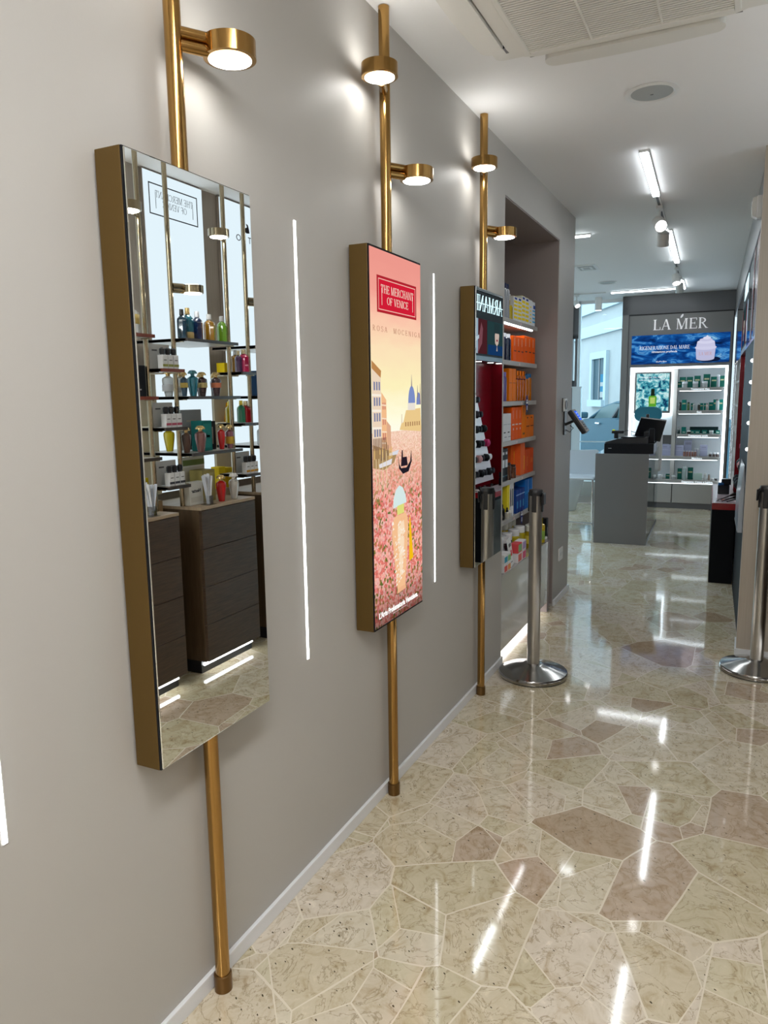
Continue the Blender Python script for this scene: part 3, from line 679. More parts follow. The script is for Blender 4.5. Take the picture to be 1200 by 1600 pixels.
for k in range(3): s = .075-.022*k; b.box(-s, s, -s*1.5, s*1.5, -.011-.002*k, -.008, SHELFG if k % 2 == 0 else WHITEP)
b.build('diffuser', None, tt)
tt = thing('ceiling_speaker', 'small round loudspeaker in the far ceiling before the crossing light', 'speaker', (-.30, 8.85, H))
b = B(); b.lathe([(.105, 0), (.108, -.005), (.09, -.008), (.085, -.003)], WHITEP, 32); b.build('rim', None, tt)
b = B(); b.lathe([(0, -.006), (.084, -.003), (.084, 0)], MATS['grey_speaker_mesh'], 32); b.build('grille', None, tt)

# motion sensor on the right wall
tt = thing('motion_sensor', 'white motion sensor box high on the right wall behind the pilaster', 'sensor', FP(1.0, -5.36, 2.46), A2)
b = B(); b.box(-.03, 0, -.035, .035, 0, .125, WHITEP, .006); b.build('base', None, tt)
b = B(); b.prism([(-.03, .005), (-.052, .02), (-.056, .07), (-.05, .115), (-.03, .12)], -.032, .032, CREAMP, 'xz'); b.build('cover', None, tt)
b = B(); b.box(-.0545, -.052, -.02, .0, .082, .094, glow((1, 1, 1), 1)); b.build('indicator', None, tt)

# ================================================================== PRODUCT BUILDERS
def carton(name, label, cat, loc, dx, dy, dz, c, bands=(), rz=0, group=None, face=-1, top=None, lean=0):
    """box standing on loc (centre of base). face: -1 = labels on -x, +1 = labels on +x, 0 = on -y"""
    m = paint(c, .3)
    t = thing(name, label, cat, loc, rz, group)
    b = B(); b.box(-dx/2, dx/2, -dy/2, dy/2, 0, dz, m, min(dx, dy)*.03); o = b.build('box_body', m, t)
    if top: b = B(); b.box(-dx/2, dx/2, -dy/2, dy/2, dz, dz+.0006, paint(top, .3)); b.build('lid', None, t)
    for k, (z0, z1, w0, w1, cc) in enumerate(bands):
        b = B(); mm = paint(cc, .35)
        if face == 0: b.box(-dx/2+w0*dx, -dx/2+w1*dx, -dy/2-.0006, -dy/2, z0*dz, z1*dz, mm)
        else:
            x0, x1 = (dx/2, dx/2+.0006) if face == 1 else (-dx/2-.0006, -dx/2)
            b.box(x0, x1, -dy/2+w0*dy, -dy/2+w1*dy, z0*dz, z1*dz, mm)
        b.build('printed_label', mm, t)
    if lean: t.rotation_euler = (0, lean, rz)
    return t
def flask(name, label, loc, hh, w, c, capc, kind='flask', group=None, dep=None, cat='bottle', lab=None, rz=0, capm=None):
    """perfume / cosmetic bottle of total height hh"""
    t = thing(name, label, cat, loc, rz, group); m = bglass(c); r = w/2; sy = 1.0; sx = (dep/w if dep else 1)
    cm = capm or mat('cap_%02x%02x%02x' % tuple(int(v*255) for v in capc), capc, .25, .8 if max(capc) > .3 and capc[0] > capc[2]*1.3 else 0.0)
    b = B(); cb = B()
    if kind == 'flask':      # rounded-shoulder square flask with cylinder cap
        b.lathe([(r*.86, 0), (r, .004), (r, hh*.60), (r*.93, hh*.68), (r*.55, hh*.76), (r*.34, hh*.79)], m, 8, sx=sx)
        cb.lathe([(r*.42, hh*.79), (r*.46, hh*.80), (r*.40, hh), (0, hh)], cm, 16, sx=1)
    elif kind == 'amphora':  # urn-shaped flacon tapering to the foot with domed stopper
        b.lathe([(r*.55, 0), (r*.60, .002), (r*.74, hh*.2), (r*.93, hh*.45), (r, hh*.62), (r*.92, hh*.70), (r*.5, hh*.76), (r*.3, hh*.78)], m, 20)
        cb.lathe([(r*.34, hh*.78), (r*.36, hh*.85), (r*.86, hh*.86), (r*.80, hh*.92), (r*.5, hh*.985), (0, hh)], cm, 20)
    elif kind == 'round':
        b.lathe([(r*.8, 0), (r, .004), (r, hh*.66), (r*.85, hh*.74), (r*.4, hh*.78)], m, 20)
        cb.lathe([(r*.42, hh*.78), (r*.42, hh), (0, hh)], cm, 16)
    elif kind == 'can':
        b.lathe([(r*.95, 0), (r, .003), (r, hh*.80), (r*.8, hh*.85)], m, 20)
        cb.lathe([(r*.86, hh*.85), (r*.86, hh*.99), (r*.7, hh)], cm, 20)
    elif kind == 'jar':
        b.lathe([(r*.9, 0), (r, .003), (r, hh*.58), (r*.9, hh*.62)], m, 24)
        cb.lathe([(r*.99, hh*.62), (r*1.02, hh*.64), (r*1.02, hh*.96), (r*.96, hh)], cm, 24)
    elif kind == 'pill':
        b.lathe([(r*.95, 0), (r, .004), (r, hh*.68), (r*.8, hh*.74)], m, 24)
        cb.lathe([(r*.92, hh*.74), (r*.94, hh*.75), (r*.94, hh*.98), (r*.88, hh)], cm, 24)
    elif kind == 'dropper':
        b.lathe([(r*.95, 0), (r, .003), (r, hh*.5), (r*.5, hh*.6)], m, 20)
        cb.lathe([(r*.55, hh*.6), (r*.55, hh*.74), (r*.3, hh*.76), (r*.36, hh*.9), (r*.2, hh)], cm, 16)
    b.build('flacon', m, t); cb.build('cap', cm, t)
    if lab:
        b = B(); z0, z1, cc = lab; b.lathe([(r*1.012, hh*z0), (r*1.012, hh*z1)], paint(cc), 20 if kind != 'flask' else 8, sx=sx); b.build('printed_label', None, t)
    return t

# ================================================================== SHELF NICHE
NX = -.11
SZ = [1.931, 1.690, 1.451, 1.213, .975, .738]
names = ['top', 'second', 'third', 'fourth', 'fifth', 'lowest']
for i, z in enumerate(SZ):
    tt = thing('wall_shelf', f'grey display shelf in the wall niche, {["topmost with a light strip", "second from the top", "third from the top", "fourth from the top", "fifth from the top", "lowest above the counter"][i]}', 'shelf', (NX, 4.44, z), 0, 'grey shelves in the wall niche')
    b = B(); b.box(-.328, 0, -.575, .545, -.027, 0, SHELFG, .002); b.build('board', SHELFG, tt)
    if i == 0:
        b = B(); b.box(-.016, -.004, -.57, .43, -.034, -.0272, emis('shelf_led', (.95, .97, 1), 15)); b.build('light_strip', None, tt)
    else:
        b = B(); b.box(-.02, -.005, -.57, .50, -.0275, -.0271, mat('shelf_led_off', (.6, .6, .6), .3)); b.build('light_channel', None, tt)
    b = B(); b.box(0, .0008, .12+.05*i*(-1)**i*.4, .15+.05*i*(-1)**i*.4, -.022, -.008, paint((.75, .6, .58))); b.build('price_ticket', None, tt)
# lower lacquer front with ledge
tt = thing('niche_counter', 'glossy grey counter filling the bottom of the wall niche', 'counter', (0, 4.39, .07))
b = B(); b.box(-.44, -.001, -.54, .545, 0, .43, GREYP, .002); b.build('front_panel', GREYP, tt)
b = B(); b.box(-.40, -.06, -.53, .53, -.014, -.001, emis('plinth_led', (.97, .97, 1), 4)); b.build('plinth_light', None, tt)
b = B(); b.box(-.44, -.001, .546, .60, -.068, .43, TAUPE); b.build('end_post', None, tt)
LZ = .5005

CNT = {}
def nitem(shelf, what): CNT[shelf] = CNT.get(shelf, 0)+1; n = CNT[shelf]; return n
def nlabel(desc, sh, n): return f'{desc}, {ORD[n-1]} from left, {names[sh]} niche shelf'
def nbox(sh, y0, y1, hh, c, desc, bands=(), dep=.07, x=None, top=None, name='product_carton'):
    n = nitem(sh, 0)
    return carton(name, nlabel(desc, sh, n), 'box', ((x if x is not None else NX-.012)-dep/2, (y0+y1)/2, SZ[sh]+.0003), dep, (y1-y0)-.002, hh, c, bands, group='goods in the wall niche', face=1, top=top)
def nbot(sh, y, w, hh, c, capc, desc, kind, lab=None, x=None, name='product_bottle'):
    n = nitem(sh, 0)
    return flask(name, nlabel(desc, sh, n), ((x if x is not None else NX-.012-w/2), y, SZ[sh]+.0003), hh, w, c, capc, kind, 'goods in the wall niche', lab=lab)
YEL = (.90, .68, .005); WH = (.78, .80, .82); NAVY = (.01, .015, .07); ORG = (.92, .12, .003); ORG2 = (.93, .22, .003); GRN = (.012, .10, .075)
silv = mat('silver_can', (.55, .58, .62), .25, .7)
# top shelf
for y in (4.25, 4.305, 4.36):
    o = nbot(0, y, .052, .20, (.60, .63, .68), NAVY, 'tall silver spray can with dark navy cap', 'can', name='spray_can')
nbot(0, 4.43, .055, .115, YEL, (.8, .62, .02), 'short bright yellow bottle', 'round')
stripes = lambda cc: [(z, z+.095, .04, .96, cc) for z in (.10, .26, .42, .58, .74)] + [(.88, .96, .2, .8, (.02, .04, .25))]
nbox(0, 4.455, 4.54, .143, WH, 'white carton with yellow stripes and navy emblem', stripes(YEL), top=YEL)
nbox(0, 4.545, 4.63, .145, WH, 'white carton with yellow bands next to its twin', stripes(YEL), top=YEL)
nbox(0, 4.635, 4.715, .165, WH, 'taller white and yellow striped carton', stripes(YEL), top=YEL)
nbox(0, 4.72, 4.80, .163, WH, 'tall white and yellow carton right of centre', stripes(YEL), top=YEL)
nbox(0, 4.805, 4.885, .160, WH, 'white carton with pale yellow dots', [(z, z+.05, .3, .7, YEL) for z in (.1, .25, .4, .55, .7)])
nbox(0, 4.89, 4.96, .155, WH, 'white carton with sky blue stripes', [(z, z+.06, .04, .96, (.05, .45, .75)) for z in (.15, .3, .45, .6)] + [(.72, .86, .3, 1, (.02, .08, .4))])
for y in (4.76, 4.84): nbot(0, y, .045, .195, (.75, .77, .8), (.8, .8, .8), 'pale bottle standing behind the striped cartons', 'can', x=-.25)
# second shelf
nbot(1, 4.20, .05, .075, (.30, .38, .68), (.8, .8, .85), 'small blue glass bottle with silver cap in front', 'can')
nbot(1, 4.255, .045, .07, (.25, .32, .55), (.8, .8, .85), 'small slate blue bottle beside its twin', 'can')
for y in (4.25, 4.32, 4.40): nbot(1, y, .070, .158, (.012, .018, .07), (.72, .74, .78), 'tall navy bottle with a silver cap', 'can', x=NX-.105 if y < 4.29 else None)
lb = lambda: [(.40, .44, .3, .9, (.08, .02, .01)), (.62, .92, .35, .45, (.92, .55, .38))]
for k in range(3): nbox(1, 4.45+.082*k, 4.53+.082*k, .152, ORG, ['orange red sun care carton by the navy bottles', 'orange carton with pale streaks', 'orange carton with a dark name line'][k], lb())
for k in range(3): nbox(1, 4.70+.093*k, 4.79+.093*k, .168, ORG, ['large vivid orange carton', 'large orange carton with a white streak', 'orange carton closest to the niche side wall'][k], lb())
# third shelf
for y, hh in ((4.19, .175), (4.25, .182), (4.32, .172)): nbot(2, y, .06, hh, (.23, .19, .52), (.78, .75, .85) if y < 4.24 else (.23, .19, .52), 'violet hair care bottle', 'can')
for k in range(2): nbox(2, 4.37+.078*k, 4.445+.078*k, .195, ORG2, 'tall amber orange carton', [(.55, .57, .1, .9, (.5, .12, .02))])
for k in range(4): nbot(2, 4.56+.062*k, .058, .188, (.93, .20, .003), (.93, .20, .003), 'slim orange bottle with orange cap', 'can', lab=(.70, .735, (.10, .02, .02)))
nbot(2, 4.83, .058, .165, (.88, .25, .01), (.01, .12, .32), 'orange spray bottle with a round teal cap', 'can')
nbot(2, 4.895, .058, .175, (.90, .28, .01), (.01, .12, .32), 'orange bottle with teal dome cap, end of row', 'can')
# fourth shelf
for k in range(3): nbox(3, 4.18+.083*k, 4.26+.083*k, .165, WH, ['white stacked cream carton by the wall edge', 'white cream carton with grey print', 'white cream carton next to the orange ones'][k], [(.3, .34, .1, .6, (.05, .05, .06)), (.6, .62, .05, .95, (.4, .45, .5)), (.14, .17, .3, .9, (.3, .3, .35))])
for k in range(3): nbox(3, 4.44+.077*k, 4.515+.077*k, .200, ORG, 'orange carton with pale motif', [(.45, .49, .1, .8, (.9, .7, .62)), (.30, .36, .4, .6, (.9, .7, .62)), (.65, .9, .35, .42, (.92, .5, .35))])
nbox(3, 4.675, 4.76, .215, ORG2, 'tall leaning amber carton', [(.1, .16, .2, .8, (.25, .1, .02))])
for k in range(2): nbox(3, 4.775+.10*k, 4.87+.10*k, .143, (.85, .20, .02), 'shorter orange carton near the niche side wall', [(.48, .52, .1, .9, (.12, .03, .01)), (.86, .92, .2, .5, (.12, .03, .01))])
# fifth shelf
for k in range(3): nbox(4, 4.18+.062*k, 4.24+.062*k, .195, (.015, .02, .025), 'black and white beard care carton', [(.42, .66, .1, .9, (.70, .76, .80)), (.82, .9, .2, .8, (.6, .6, .62)), (.14, .18, .1, .9, (.1, .2, .25))])
for k in range(3): nbot(4, 4.385+.065*k, .052, .165-.03*k, (.10, .055, .035), (.06, .04, .03), 'dark brown bottle', 'can', lab=(.3, .6, (.28, .15, .09)), x=NX-.09)
for k in range(2): nbot(4, 4.385+.11*k, .040, .105-.02*k, (.20, .09, .05), (.03, .02, .02), 'small copper brown bottle in front', 'can', x=NX-.03+.012)
nbox(4, 4.57, 4.645, .195, (.84, .13, .02), 'tall red orange carton', [(.2, .8, .78, .92, (.9, .42, .03))], x=NX-.05)
nbox(4, 4.65, 4.755, .205, (.86, .15, .03), 'wide red orange carton', [(.15, .6, .8, .92, (.9, .45, .05))], top=(.92, .45, .36))
nbox(4, 4.765, 4.87, .158, (.72, .085, .015), 'brick red carton', [(.3, .7, .3, .7, (.80, .14, .03))]); nbox(4, 4.875, 4.975, .160, (.74, .09, .018), 'brick red carton by the niche side wall', [(.4, .6, .2, .8, (.82, .15, .03))])
# lowest shelf
nbox(5, 4.36, 4.50, .215, (.84, .70, .03), 'large yellow and white gift carton', [(0.0, 1.0, .36, 1.0, WH), (.30, .82, .45, .62, (.55, .36, .05)), (.30, .80, .76, .92, (.02, .42, .55))], dep=.10)
for k in range(3): nbot(5, 4.20+.055*k, .045, .185-.03*k, (.012, .012, .014), (.015, .015, .015), 'black pump bottle', 'dropper', lab=(.2, .42, (.45, .45, .45)) if k == 0 else None)
nbot(5, 4.36, .03, .07, (.8, .8, .8), (.02, .02, .02), 'tiny white dropper bottle before the gift carton', 'dropper', x=NX-.017+.005)
nbot(5, 4.405, .032, .05, (.8, .8, .8), (.75, .75, .75), 'tiny white jar before the gift carton', 'jar', x=NX-.017+.005)
for k in range(3): nbox(5, 4.56+.07*k, 4.625+.07*k, .15, (.015, .06, .30), 'deep blue carton with pale edges', [(.75, .8, 0, 1, (.3, .5, .85)), (.2, .5, .3, .7, (.05, .3, .6))])
for k in range(2): nbox(5, 4.77+.10*k, 4.865+.10*k, .195, (.012, .16, .55), 'bright blue skincare carton', [(0, 1, .88, .93, (.45, .65, .9)), (.5, .6, 0, .88, (.02, .25, .65))])
# hanging oval shelf talkers
def talker(label, y, z):
    t = thing('shelf_talker', label, 'sign', (NX+.010, y, z), 0)
    b = B(); b.lathe([(.034, -.0008), (.034, .0008)], paint((.012, .02, .16)), 28, axis='x', sx=.75, sy=1.6); b.build('card', None, t)
    b = B(); b.box(.0009, .0014, -.02, .02, .0, .013, WHITEP); b.box(.0009, .0014, -.013, .013, .017, .026, WHITEP); b.box(.0009, .0014, -.008, .012, -.04, -.012, paint((.6, .62, .7))); b.build('print', None, t)
    b = B(); b.box(-.0095, .0009, -.004, .004, -.003, .003, CLEAR); b.build('clip', None, t)
talker('navy oval shelf talker hanging on the third niche shelf', 4.705, 1.432)
talker('navy and white oval shelf talker hanging below the lowest niche shelf', 4.615, .722)
# goods on the counter ledge
def lbox(y0, y1, z0, hh, c, label, bands=(), dep=.05, x=-.006, top=None):
    return carton('product_carton', label, 'box', (x-dep/2, (y0+y1)/2, z0), dep, (y1-y0)-.002, hh, c, bands, group='goods on the niche counter ledge', face=1, top=top)
lb0 = [('red and white small box at the left corner of the niche ledge', 3.92, 3.985, 0, (.70, .12, .10)), ('orange and white small box beside the corner box', 3.988, 4.05, 0, (.82, .35, .12)),
       ('teal and white small box stacked at the left corner of the ledge', 3.92, 3.985, .052, (.05, .38, .55)), ('green and white small box stacked beside the teal one', 3.988, 4.05, .052, (.25, .55, .22))]
for lab, y0, y1, z, c in lb0: lbox(y0, y1, LZ+z, .05, (.78, .78, .78), lab, [(.1, .75, .05, .95, c)])
lbox(3.955, 4.09, LZ, .17, (.76, .78, .80), 'plain white carton behind the small coloured boxes', [(.6, .62, .1, .9, (.5, .55, .6))], x=-.062)
t = carton('advert_card', 'white leaning advert card with a red graphic on the niche ledge', 'card', (-.02, 4.125, LZ+.002), .004, .07, .165, (.80, .80, .80), [(.70, .82, .2, .8, (.15, .15, .15)), (.35, .55, .15, .85, (.75, .08, .10)), (.12, .16, .3, .7, (.3, .3, .3))], face=1)
t.rotation_euler = (R(8), R(-6), 0)
for k, (y0, z, c, lab) in enumerate(((4.20, 0, (.80, .20, .16), 'red and white tea box on the ledge'), (4.295, 0, (.80, .15, .28), 'pink and white tea box on the ledge'), (4.20, .058, (.25, .50, .22), 'green labelled box stacked on the red tea box'), (4.295, .058, (.45, .35, .62), 'lilac labelled box stacked on the pink tea box'))):
    lbox(y0, y0+.09, LZ+z+.0002, .056, (.72, .08, .09) if k == 2 else (.80, .76, .76), lab, [(.12, .88, .1, .9, c)])
for k, (x, y, c, lab) in enumerate(((-.115, 4.215, (.02, .02, .03), 'black supplement jar with white lid, far left of ledge'), (-.115, 4.325, (.02, .02, .03), 'black supplement jar with white lid, behind the leaning card'), (-.11, 4.47, (.78, .62, .02), 'yellow supplement jar with white lid behind the tea boxes'), (-.11, 4.60, (.78, .62, .02), 'yellow supplement jar with white lid right of the tea boxes'))):
    flask('supplement_jar', lab, (x, y, LZ), .155, .075, c, (.80, .80, .80), 'pill', 'supplement jars on the niche ledge', cat='jar')
for k in range(5):
    flask('supplement_jar', f'yellow supplement jar with pale lid, {ORD[k]} of the loose group behind the steel post', (-.20 if k < 3 else -.06, (4.53+.09*k) if k < 3 else 4.42+.09*k, LZ), .185 if k < 3 else .15, .075, (.80, .58, .02), (.82, .80, .70), 'pill', 'supplement jars on the niche ledge', cat='jar', lab=(.2, .55, (.85, .70, .1)))
t = carton('product_carton', 'long blue carton lying at the back of the niche ledge', 'box', (-.36, 4.78, LZ), .12, .50, .17, (.02, .12, .30), [(.9, .95, 0, 1, (.2, .4, .6))], face=1, group='goods on the niche counter ledge')
flask('product_bottle', 'yellow pointed bottle at the right end of the niche ledge', (-.035, 4.87, LZ), .17, .055, (.80, .60, .03), (.8, .6, .03), 'round', 'goods on the niche counter ledge', lab=(.15, .5, (.25, .4, .08)))
carton('product_carton', 'narrow black carton at the right end of the niche ledge', 'box', (-.05, 4.965, LZ), .07, .05, .155, (.012, .012, .014), [(.3, .6, .2, .8, (.1, .1, .1))], face=1, group='goods on the niche counter ledge')
flask('cream_jar', 'small white jar between the yellow and black items at the ledge end', (-.02, 4.918, LZ), .035, .035, (.8, .8, .8), (.8, .8, .8), 'jar', 'goods on the niche counter ledge', cat='jar')

# wall socket and card reader
tt = thing('wall_socket', 'white double wall socket low on the wall past the niche', 'socket', (0, 5.31, .34))
b = B(); b.box(0, .009, -.06, .06, -.045, .045, WHITEP, .002); b.build('plate', None, tt)
b = B()
for y in (-.028, .0, .028):
    for z in (-.008, 0, .008): b.cyl(.0028, .009, .0096, BLACK, 8, (0, y, z), 'x')
b.build('sockets', None, tt)
tt = thing('intercom_panel', 'white round-button wall switch above the card reader', 'switch', (0, 5.33, 1.415))
b = B(); b.box(0, .004, -.05, .05, -.048, .048, BLACK); b.box(.004, .016, -.045, .045, -.045, .045, WHITEP, .003); b.build('plate', None, tt)
b = B(); b.lathe([(.032, .016), (.032, .020), (.026, .021), (.024, .019), (.0, .019)], GREYD, 28, axis='x'); b.build('dial', None, tt)
tt = thing('card_reader', 'black payment card reader with blue screen on a wall bracket', 'card reader', (0, 5.36, 1.31)); tt.scale = (1.2, 1.2, 1.2)
b = B(); b.box(0, .008, -.03, .03, -.09, .06, BLACK, .002); b.tube([(.005, 0, -.03), (.05, 0, -.01), (.07, 0, .0)], .008, BLACK); b.tube([(.004, .02, -.06), (.03, .02, -.075), (.05, .02, -.05), (.03, .02, -.035)], .003, BLACK, 8); b.build('bracket', None, tt)
M = Matrix.Translation((.078, 0, .0)) @ Matrix.Rotation(R(35), 4, 'Y')
M = Matrix.Translation((.085, -.01, -.005)) @ Matrix.Rotation(R(-35), 4, 'Y')
b = B(); b.box(-.022, .006, -.042, .042, -.085, .075, BLACK, .008, M); hd = b.build('housing', None, tt)
b = B(); b.box(.006, .014, -.040, .040, -.082, .072, SHELFG, .003, M); b.build('face_plate', None, tt)
b = B(); b.box(.014, .0150, -.032, .032, -.005, .058, emis('reader_screen', (.03, .12, .75), 1.1), 0, M)
for k in range(3):
    b.box(.0150, .0154, -.015, .015, .01+.016*k, .014+.016*k, glow((.7, .8, 1), .9), 0, M)
b.build('screen', None, tt)
b = B()
for i in range(4):
    for j in range(3): b.box(.014, .0165, -.026+.019*j, -.012+.019*j, -.072+.015*i, -.062+.015*i, GREYD, 0, M)
b.build('keypad', None, tt)

# ================================================================== STANCHIONS
def stanchion(label, x, y, turn):
    t = thing('barrier_post', label, 'barrier post', (x, y, 0), turn, 'steel belt barrier posts')
    b = B(); b.lathe([(.175, 0), (.180, .003), (.180, .010)], BLACK, 56); b.build('rubber_ring', None, t)
    b = B(); b.lathe([(.181, .006), (.182, .010), (.182, .024), (.178, .030), (.10, .052), (.058, .064), (.050, .068), (.033, .070)], STEELB, 64); b.build('base', STEELB, t)
    b = B(); b.cyl(.033, .066, .985, STEEL, 40); b.build('post', STEEL, t)
    b = B(); b.lathe([(.0345, .972), (.0355, .975), (.0355, .998), (.033, 1.003), (0, 1.003)], BLACK, 36)
    for k in range(4):
        a = k*PI/2 + PI/4; Mx = Matrix.Rotation(a, 4, 'Z'); b.box(.0315, .0385, -.012, .012, .888, .99, BLACK, .003, Mx)
    hd = b.build('belt_head', None, t)
    b = B(); b.box(.0385, .047, -.026, .026, .925, .985, BLACK, .004, Matrix.Rotation(PI/4, 4, 'Z')); b.build('belt_clip', None, t)
stanchion('brushed steel belt barrier post in front of the niche', .208, 3.752, R(-45))
stanchion('brushed steel belt barrier post by the pale pilaster at right', 1.285, 4.285, R(125))

# ================================================================== OPPOSITE PERFUME WALL (seen in the mirror)
CX = 1.545; CZ = .925; BP = .65
bays = [3.04 + BP*k for k in (-2, -1, 0, 1)]
for i, y0 in enumerate(bays):
    lab = ['walnut drawer cabinet farthest left in the perfume wall', 'walnut drawer cabinet left in the mirror under paper testers', 'walnut drawer cabinet with four drawers under red and white flacons', 'walnut drawer cabinet last in the perfume wall'][i]
    y1 = y0+.48
    tt = thing('drawer_cabinet', lab, 'cabinet', (CX, (y0+y1)/2, 0), 0, 'walnut drawer cabinets of the perfume wall')
    b = B(); b.box(.018, .40, -.24, .24, .075, CZ-.016, WALNUTV, .001); b.box(.06, .40, -.23, .23, 0.0, .075, BLACK); b.build('carcass', None, tt)
    b = B(); b.box(0.0, .40, -.24, .24, CZ-.016, CZ, OAKTOP, .001); b.build('top', OAKTOP, tt)
    hz = (CZ-.018-.077)/4
    for k in range(4):
        b = B(); b.box(0, .018, -.238, .238, .077+hz*k+.0015, .077+hz*(k+1)-.0015, WALNUT, .001); b.build('drawer_front', WALNUT, tt)
    b = B(); b.box(.045, .058, -.22, .22, .045, .058, emis('cabinet_led', (.97, .98, 1), 9)); b.build('plinth_light', None, tt)
for y0, lab in ((2.875, 'pale wood plinth between the two mirrored cabinets'), (3.525, 'pale wood plinth behind the right end of the mirrored cabinet'), (2.225, 'pale wood plinth at the far left gap')):
    b = B(); b.box(1.80, 1.985, y0, y0+.16, 0, .955, mat('golden_wood', (.38, .26, .14), .5, var=.15, vscale=20), .001)
    tag(b.build('display_plinth'), lab, 'plinth', 'pale plinths between the cabinets')
# backlit panels on the wall
txtm = paint((.03, .03, .035))
for k, (y0, y1) in enumerate(((1.92, 2.41), (2.57, 3.06), (3.22, 3.71), (3.87, 4.36))):
    lab = ['backlit white panel at the left of the perfume wall', 'backlit white panel behind the left perfume shelves', 'backlit white wall panel carrying the framed perfume house name', 'backlit white wall panel with an emblem and spaced letters'][k]
    tt = thing('backlit_panel', lab, 'display panel', (2.0, (y0+y1)/2, .96), 0, 'backlit panels of the perfume wall')
    b = B(); b.box(-.022, -.002, -(y1-y0)/2, (y1-y0)/2, 0, 1.762, GREYW); b.build('frame', None, tt)
    b = B(); b.box(-.026, -.0225, -(y1-y0)/2+.004, (y1-y0)/2-.004, .004, 1.757, PANELM); b.build('light_panel', PANELM, tt)
    if k == 2:
        fy0, fy1, fz0, fz1 = -.205, .195, 1.535, 1.70
        b = B()
        for q in ((fy0, fy1, fz0, fz0+.006), (fy0, fy1, fz1-.006, fz1), (fy0, fy0+.006, fz0, fz1), (fy1-.006, fy1, fz0, fz1)): b.box(-.0275, -.026, *q, txtm)
        b.build('sign_border', None, tt)
        serif(tt, 'lettering', 'THE MERCHANT', (-.0262, 0, 1.630), .036, paint((.06, .06, .07)), '-x', w=.31, depth=.0008, gap=.02, T=.08)
        serif(tt, 'lettering', 'OF VENICE', (-.0262, 0, 1.585), .034, paint((.06, .06, .07)), '-x', w=.20, depth=.0008, gap=.02, T=.08)
        b = B()
        for y in (-.153, .153):
            b = B(); b.box(-.0275, -.026, y-.0012, y+.0012, 1.57, 1.655, paint((.06, .06, .07))); b.build('lettering_tail', None, tt)
    if k == 3:
        text(tt, 'lettering', 'T', (-.0262, .058, 1.53), .058, txtm, '-x', depth=.0008); text(tt, 'lettering', 'R', (-.0262, -.002, 1.53), .058, txtm, '-x', depth=.0008); text(tt, 'lettering', 'O', (-.0262, -.06, 1.53), .058, txtm, '-x', depth=.0008, squeeze=1.2)
        b = B(); b.prism([(.0, 1.60), (.015, 1.62), (.035, 1.63), (.025, 1.65), (.045, 1.645), (.055, 1.62), (.06, 1.595), (.03, 1.59)], -.0275, -.026, txtm, 'yz'); b.build('emblem', None, tt)
# black line at the ceiling

# brass poles of the perfume wall
PX = 1.68
polys = [('slim brass pole left of the mirrored tester shelves', 2.855, -1), ('slim brass pole right of the tester shelves with a lamp', 3.055, 1), ('slim brass pole at the right end of the long shelves', 3.515, -1), ('slim brass pole near the right edge of the mirror', 3.700, 1), ('slim brass pole out at the left bay', 2.405, 1), ('slim brass pole out at the far left bay', 2.205, -1)]
for lab, y, sgn in polys:
    t = thing('display_pole', lab, 'lamp pole', (PX, y, CZ if not (abs(y-3.515) > 9) else 0), 0, 'brass poles of the perfume wall')
    b = B(); b.lathe([(.0125, 0.0), (.0125, H-CZ-.002)], CHAMP, 20); b.build('pole', CHAMP, t)
    zz = (2.36 if sgn < 0 else 2.035) - CZ
    lamp_parts(t, 0, 0, -.05, sgn*.11, zz, CHAMP)
WB = mat('red_brown_shelf', (.22, .045, .02), .3); DW = mat('dark_shelf_edge', (.055, .04, .03), .3)
def dshelf(label, y0, y1, z, front, x0=1.60, x1=1.96):
    t = thing('glass_display_shelf', label, 'shelf', (x0, (y0+y1)/2, z), 0, 'shelves of the perfume wall')
    b = B(); b.box(.012, x1-x0, -(y1-y0)/2, (y1-y0)/2, -.012, 0, mat('pale_shelf_board', (.62, .60, .55), .3)); b.build('board', None, t)
    b = B(); b.box(0, .012, -(y1-y0)/2, (y1-y0)/2, -.014, .002, front); b.box(.012, x1-x0, -(y1-y0)/2, -(y1-y0)/2+.002, -.014, .002, DW); b.build('edge_strip', None, t)
    b = B()
    for y in (-(y1-y0)/2, (y1-y0)/2): b.box(.03, .085, y-.008 if y > 0 else y, y if y > 0 else y+.008, -.018, -.0125, CHAMP)
    b.build('bracket', CHAMP, t)
SL = [1.800, 1.503, 1.205]; ML = [1.640, 1.347, 1.048]; sn = ['top', 'middle', 'bottom']
for i in range(3):
    dshelf(f'{sn[i]} long dark-edged shelf left in the mirror', 2.41, 2.835, SL[i], WB if i < 2 else DW)
    dshelf(f'{sn[i]} long dark-edged perfume shelf centred in the mirror', 3.07, 3.50, SL[i], DW)
    dshelf(f'{sn[i]} long dark-edged shelf at the right of the perfume wall', 3.72, 4.15, SL[i], DW)
    dshelf(f'{sn[i]} narrow tester shelf between the left brass poles', 2.873, 3.037, ML[i], [WB, DW, DW][i], x1=1.80)
    dshelf(f'{sn[i]} narrow tester shelf between the right brass poles', 3.533, 3.682, ML[i], DW, x1=1.80)
GOLD = (.70, .50, .22)
def fl(shelf, y, w, hh, c, capc, desc, kind='flask', x=1.66, lab=None, z=None, dep=None, name='perfume_bottle'):
    return flask(name, desc, (x, y, (z if z is not None else shelf)+.0025), hh*1.1, w*1.12, c, capc, kind, 'perfume bottles on the mirrored shelves', lab=lab)
fl(SL[0], 3.105, .045, .135, (.01, .07, .13), (.02, .02, .02), 'dark teal perfume bottle with black cap, leftmost on the top mirrored shelf', dep=.028)
fl(SL[0], 3.150, .052, .145, (.02, .16, .22), GOLD, 'teal and gold perfume bottle with gold cap on the top mirrored shelf', dep=.03, lab=(.02, .22, (.35, .25, .10)))
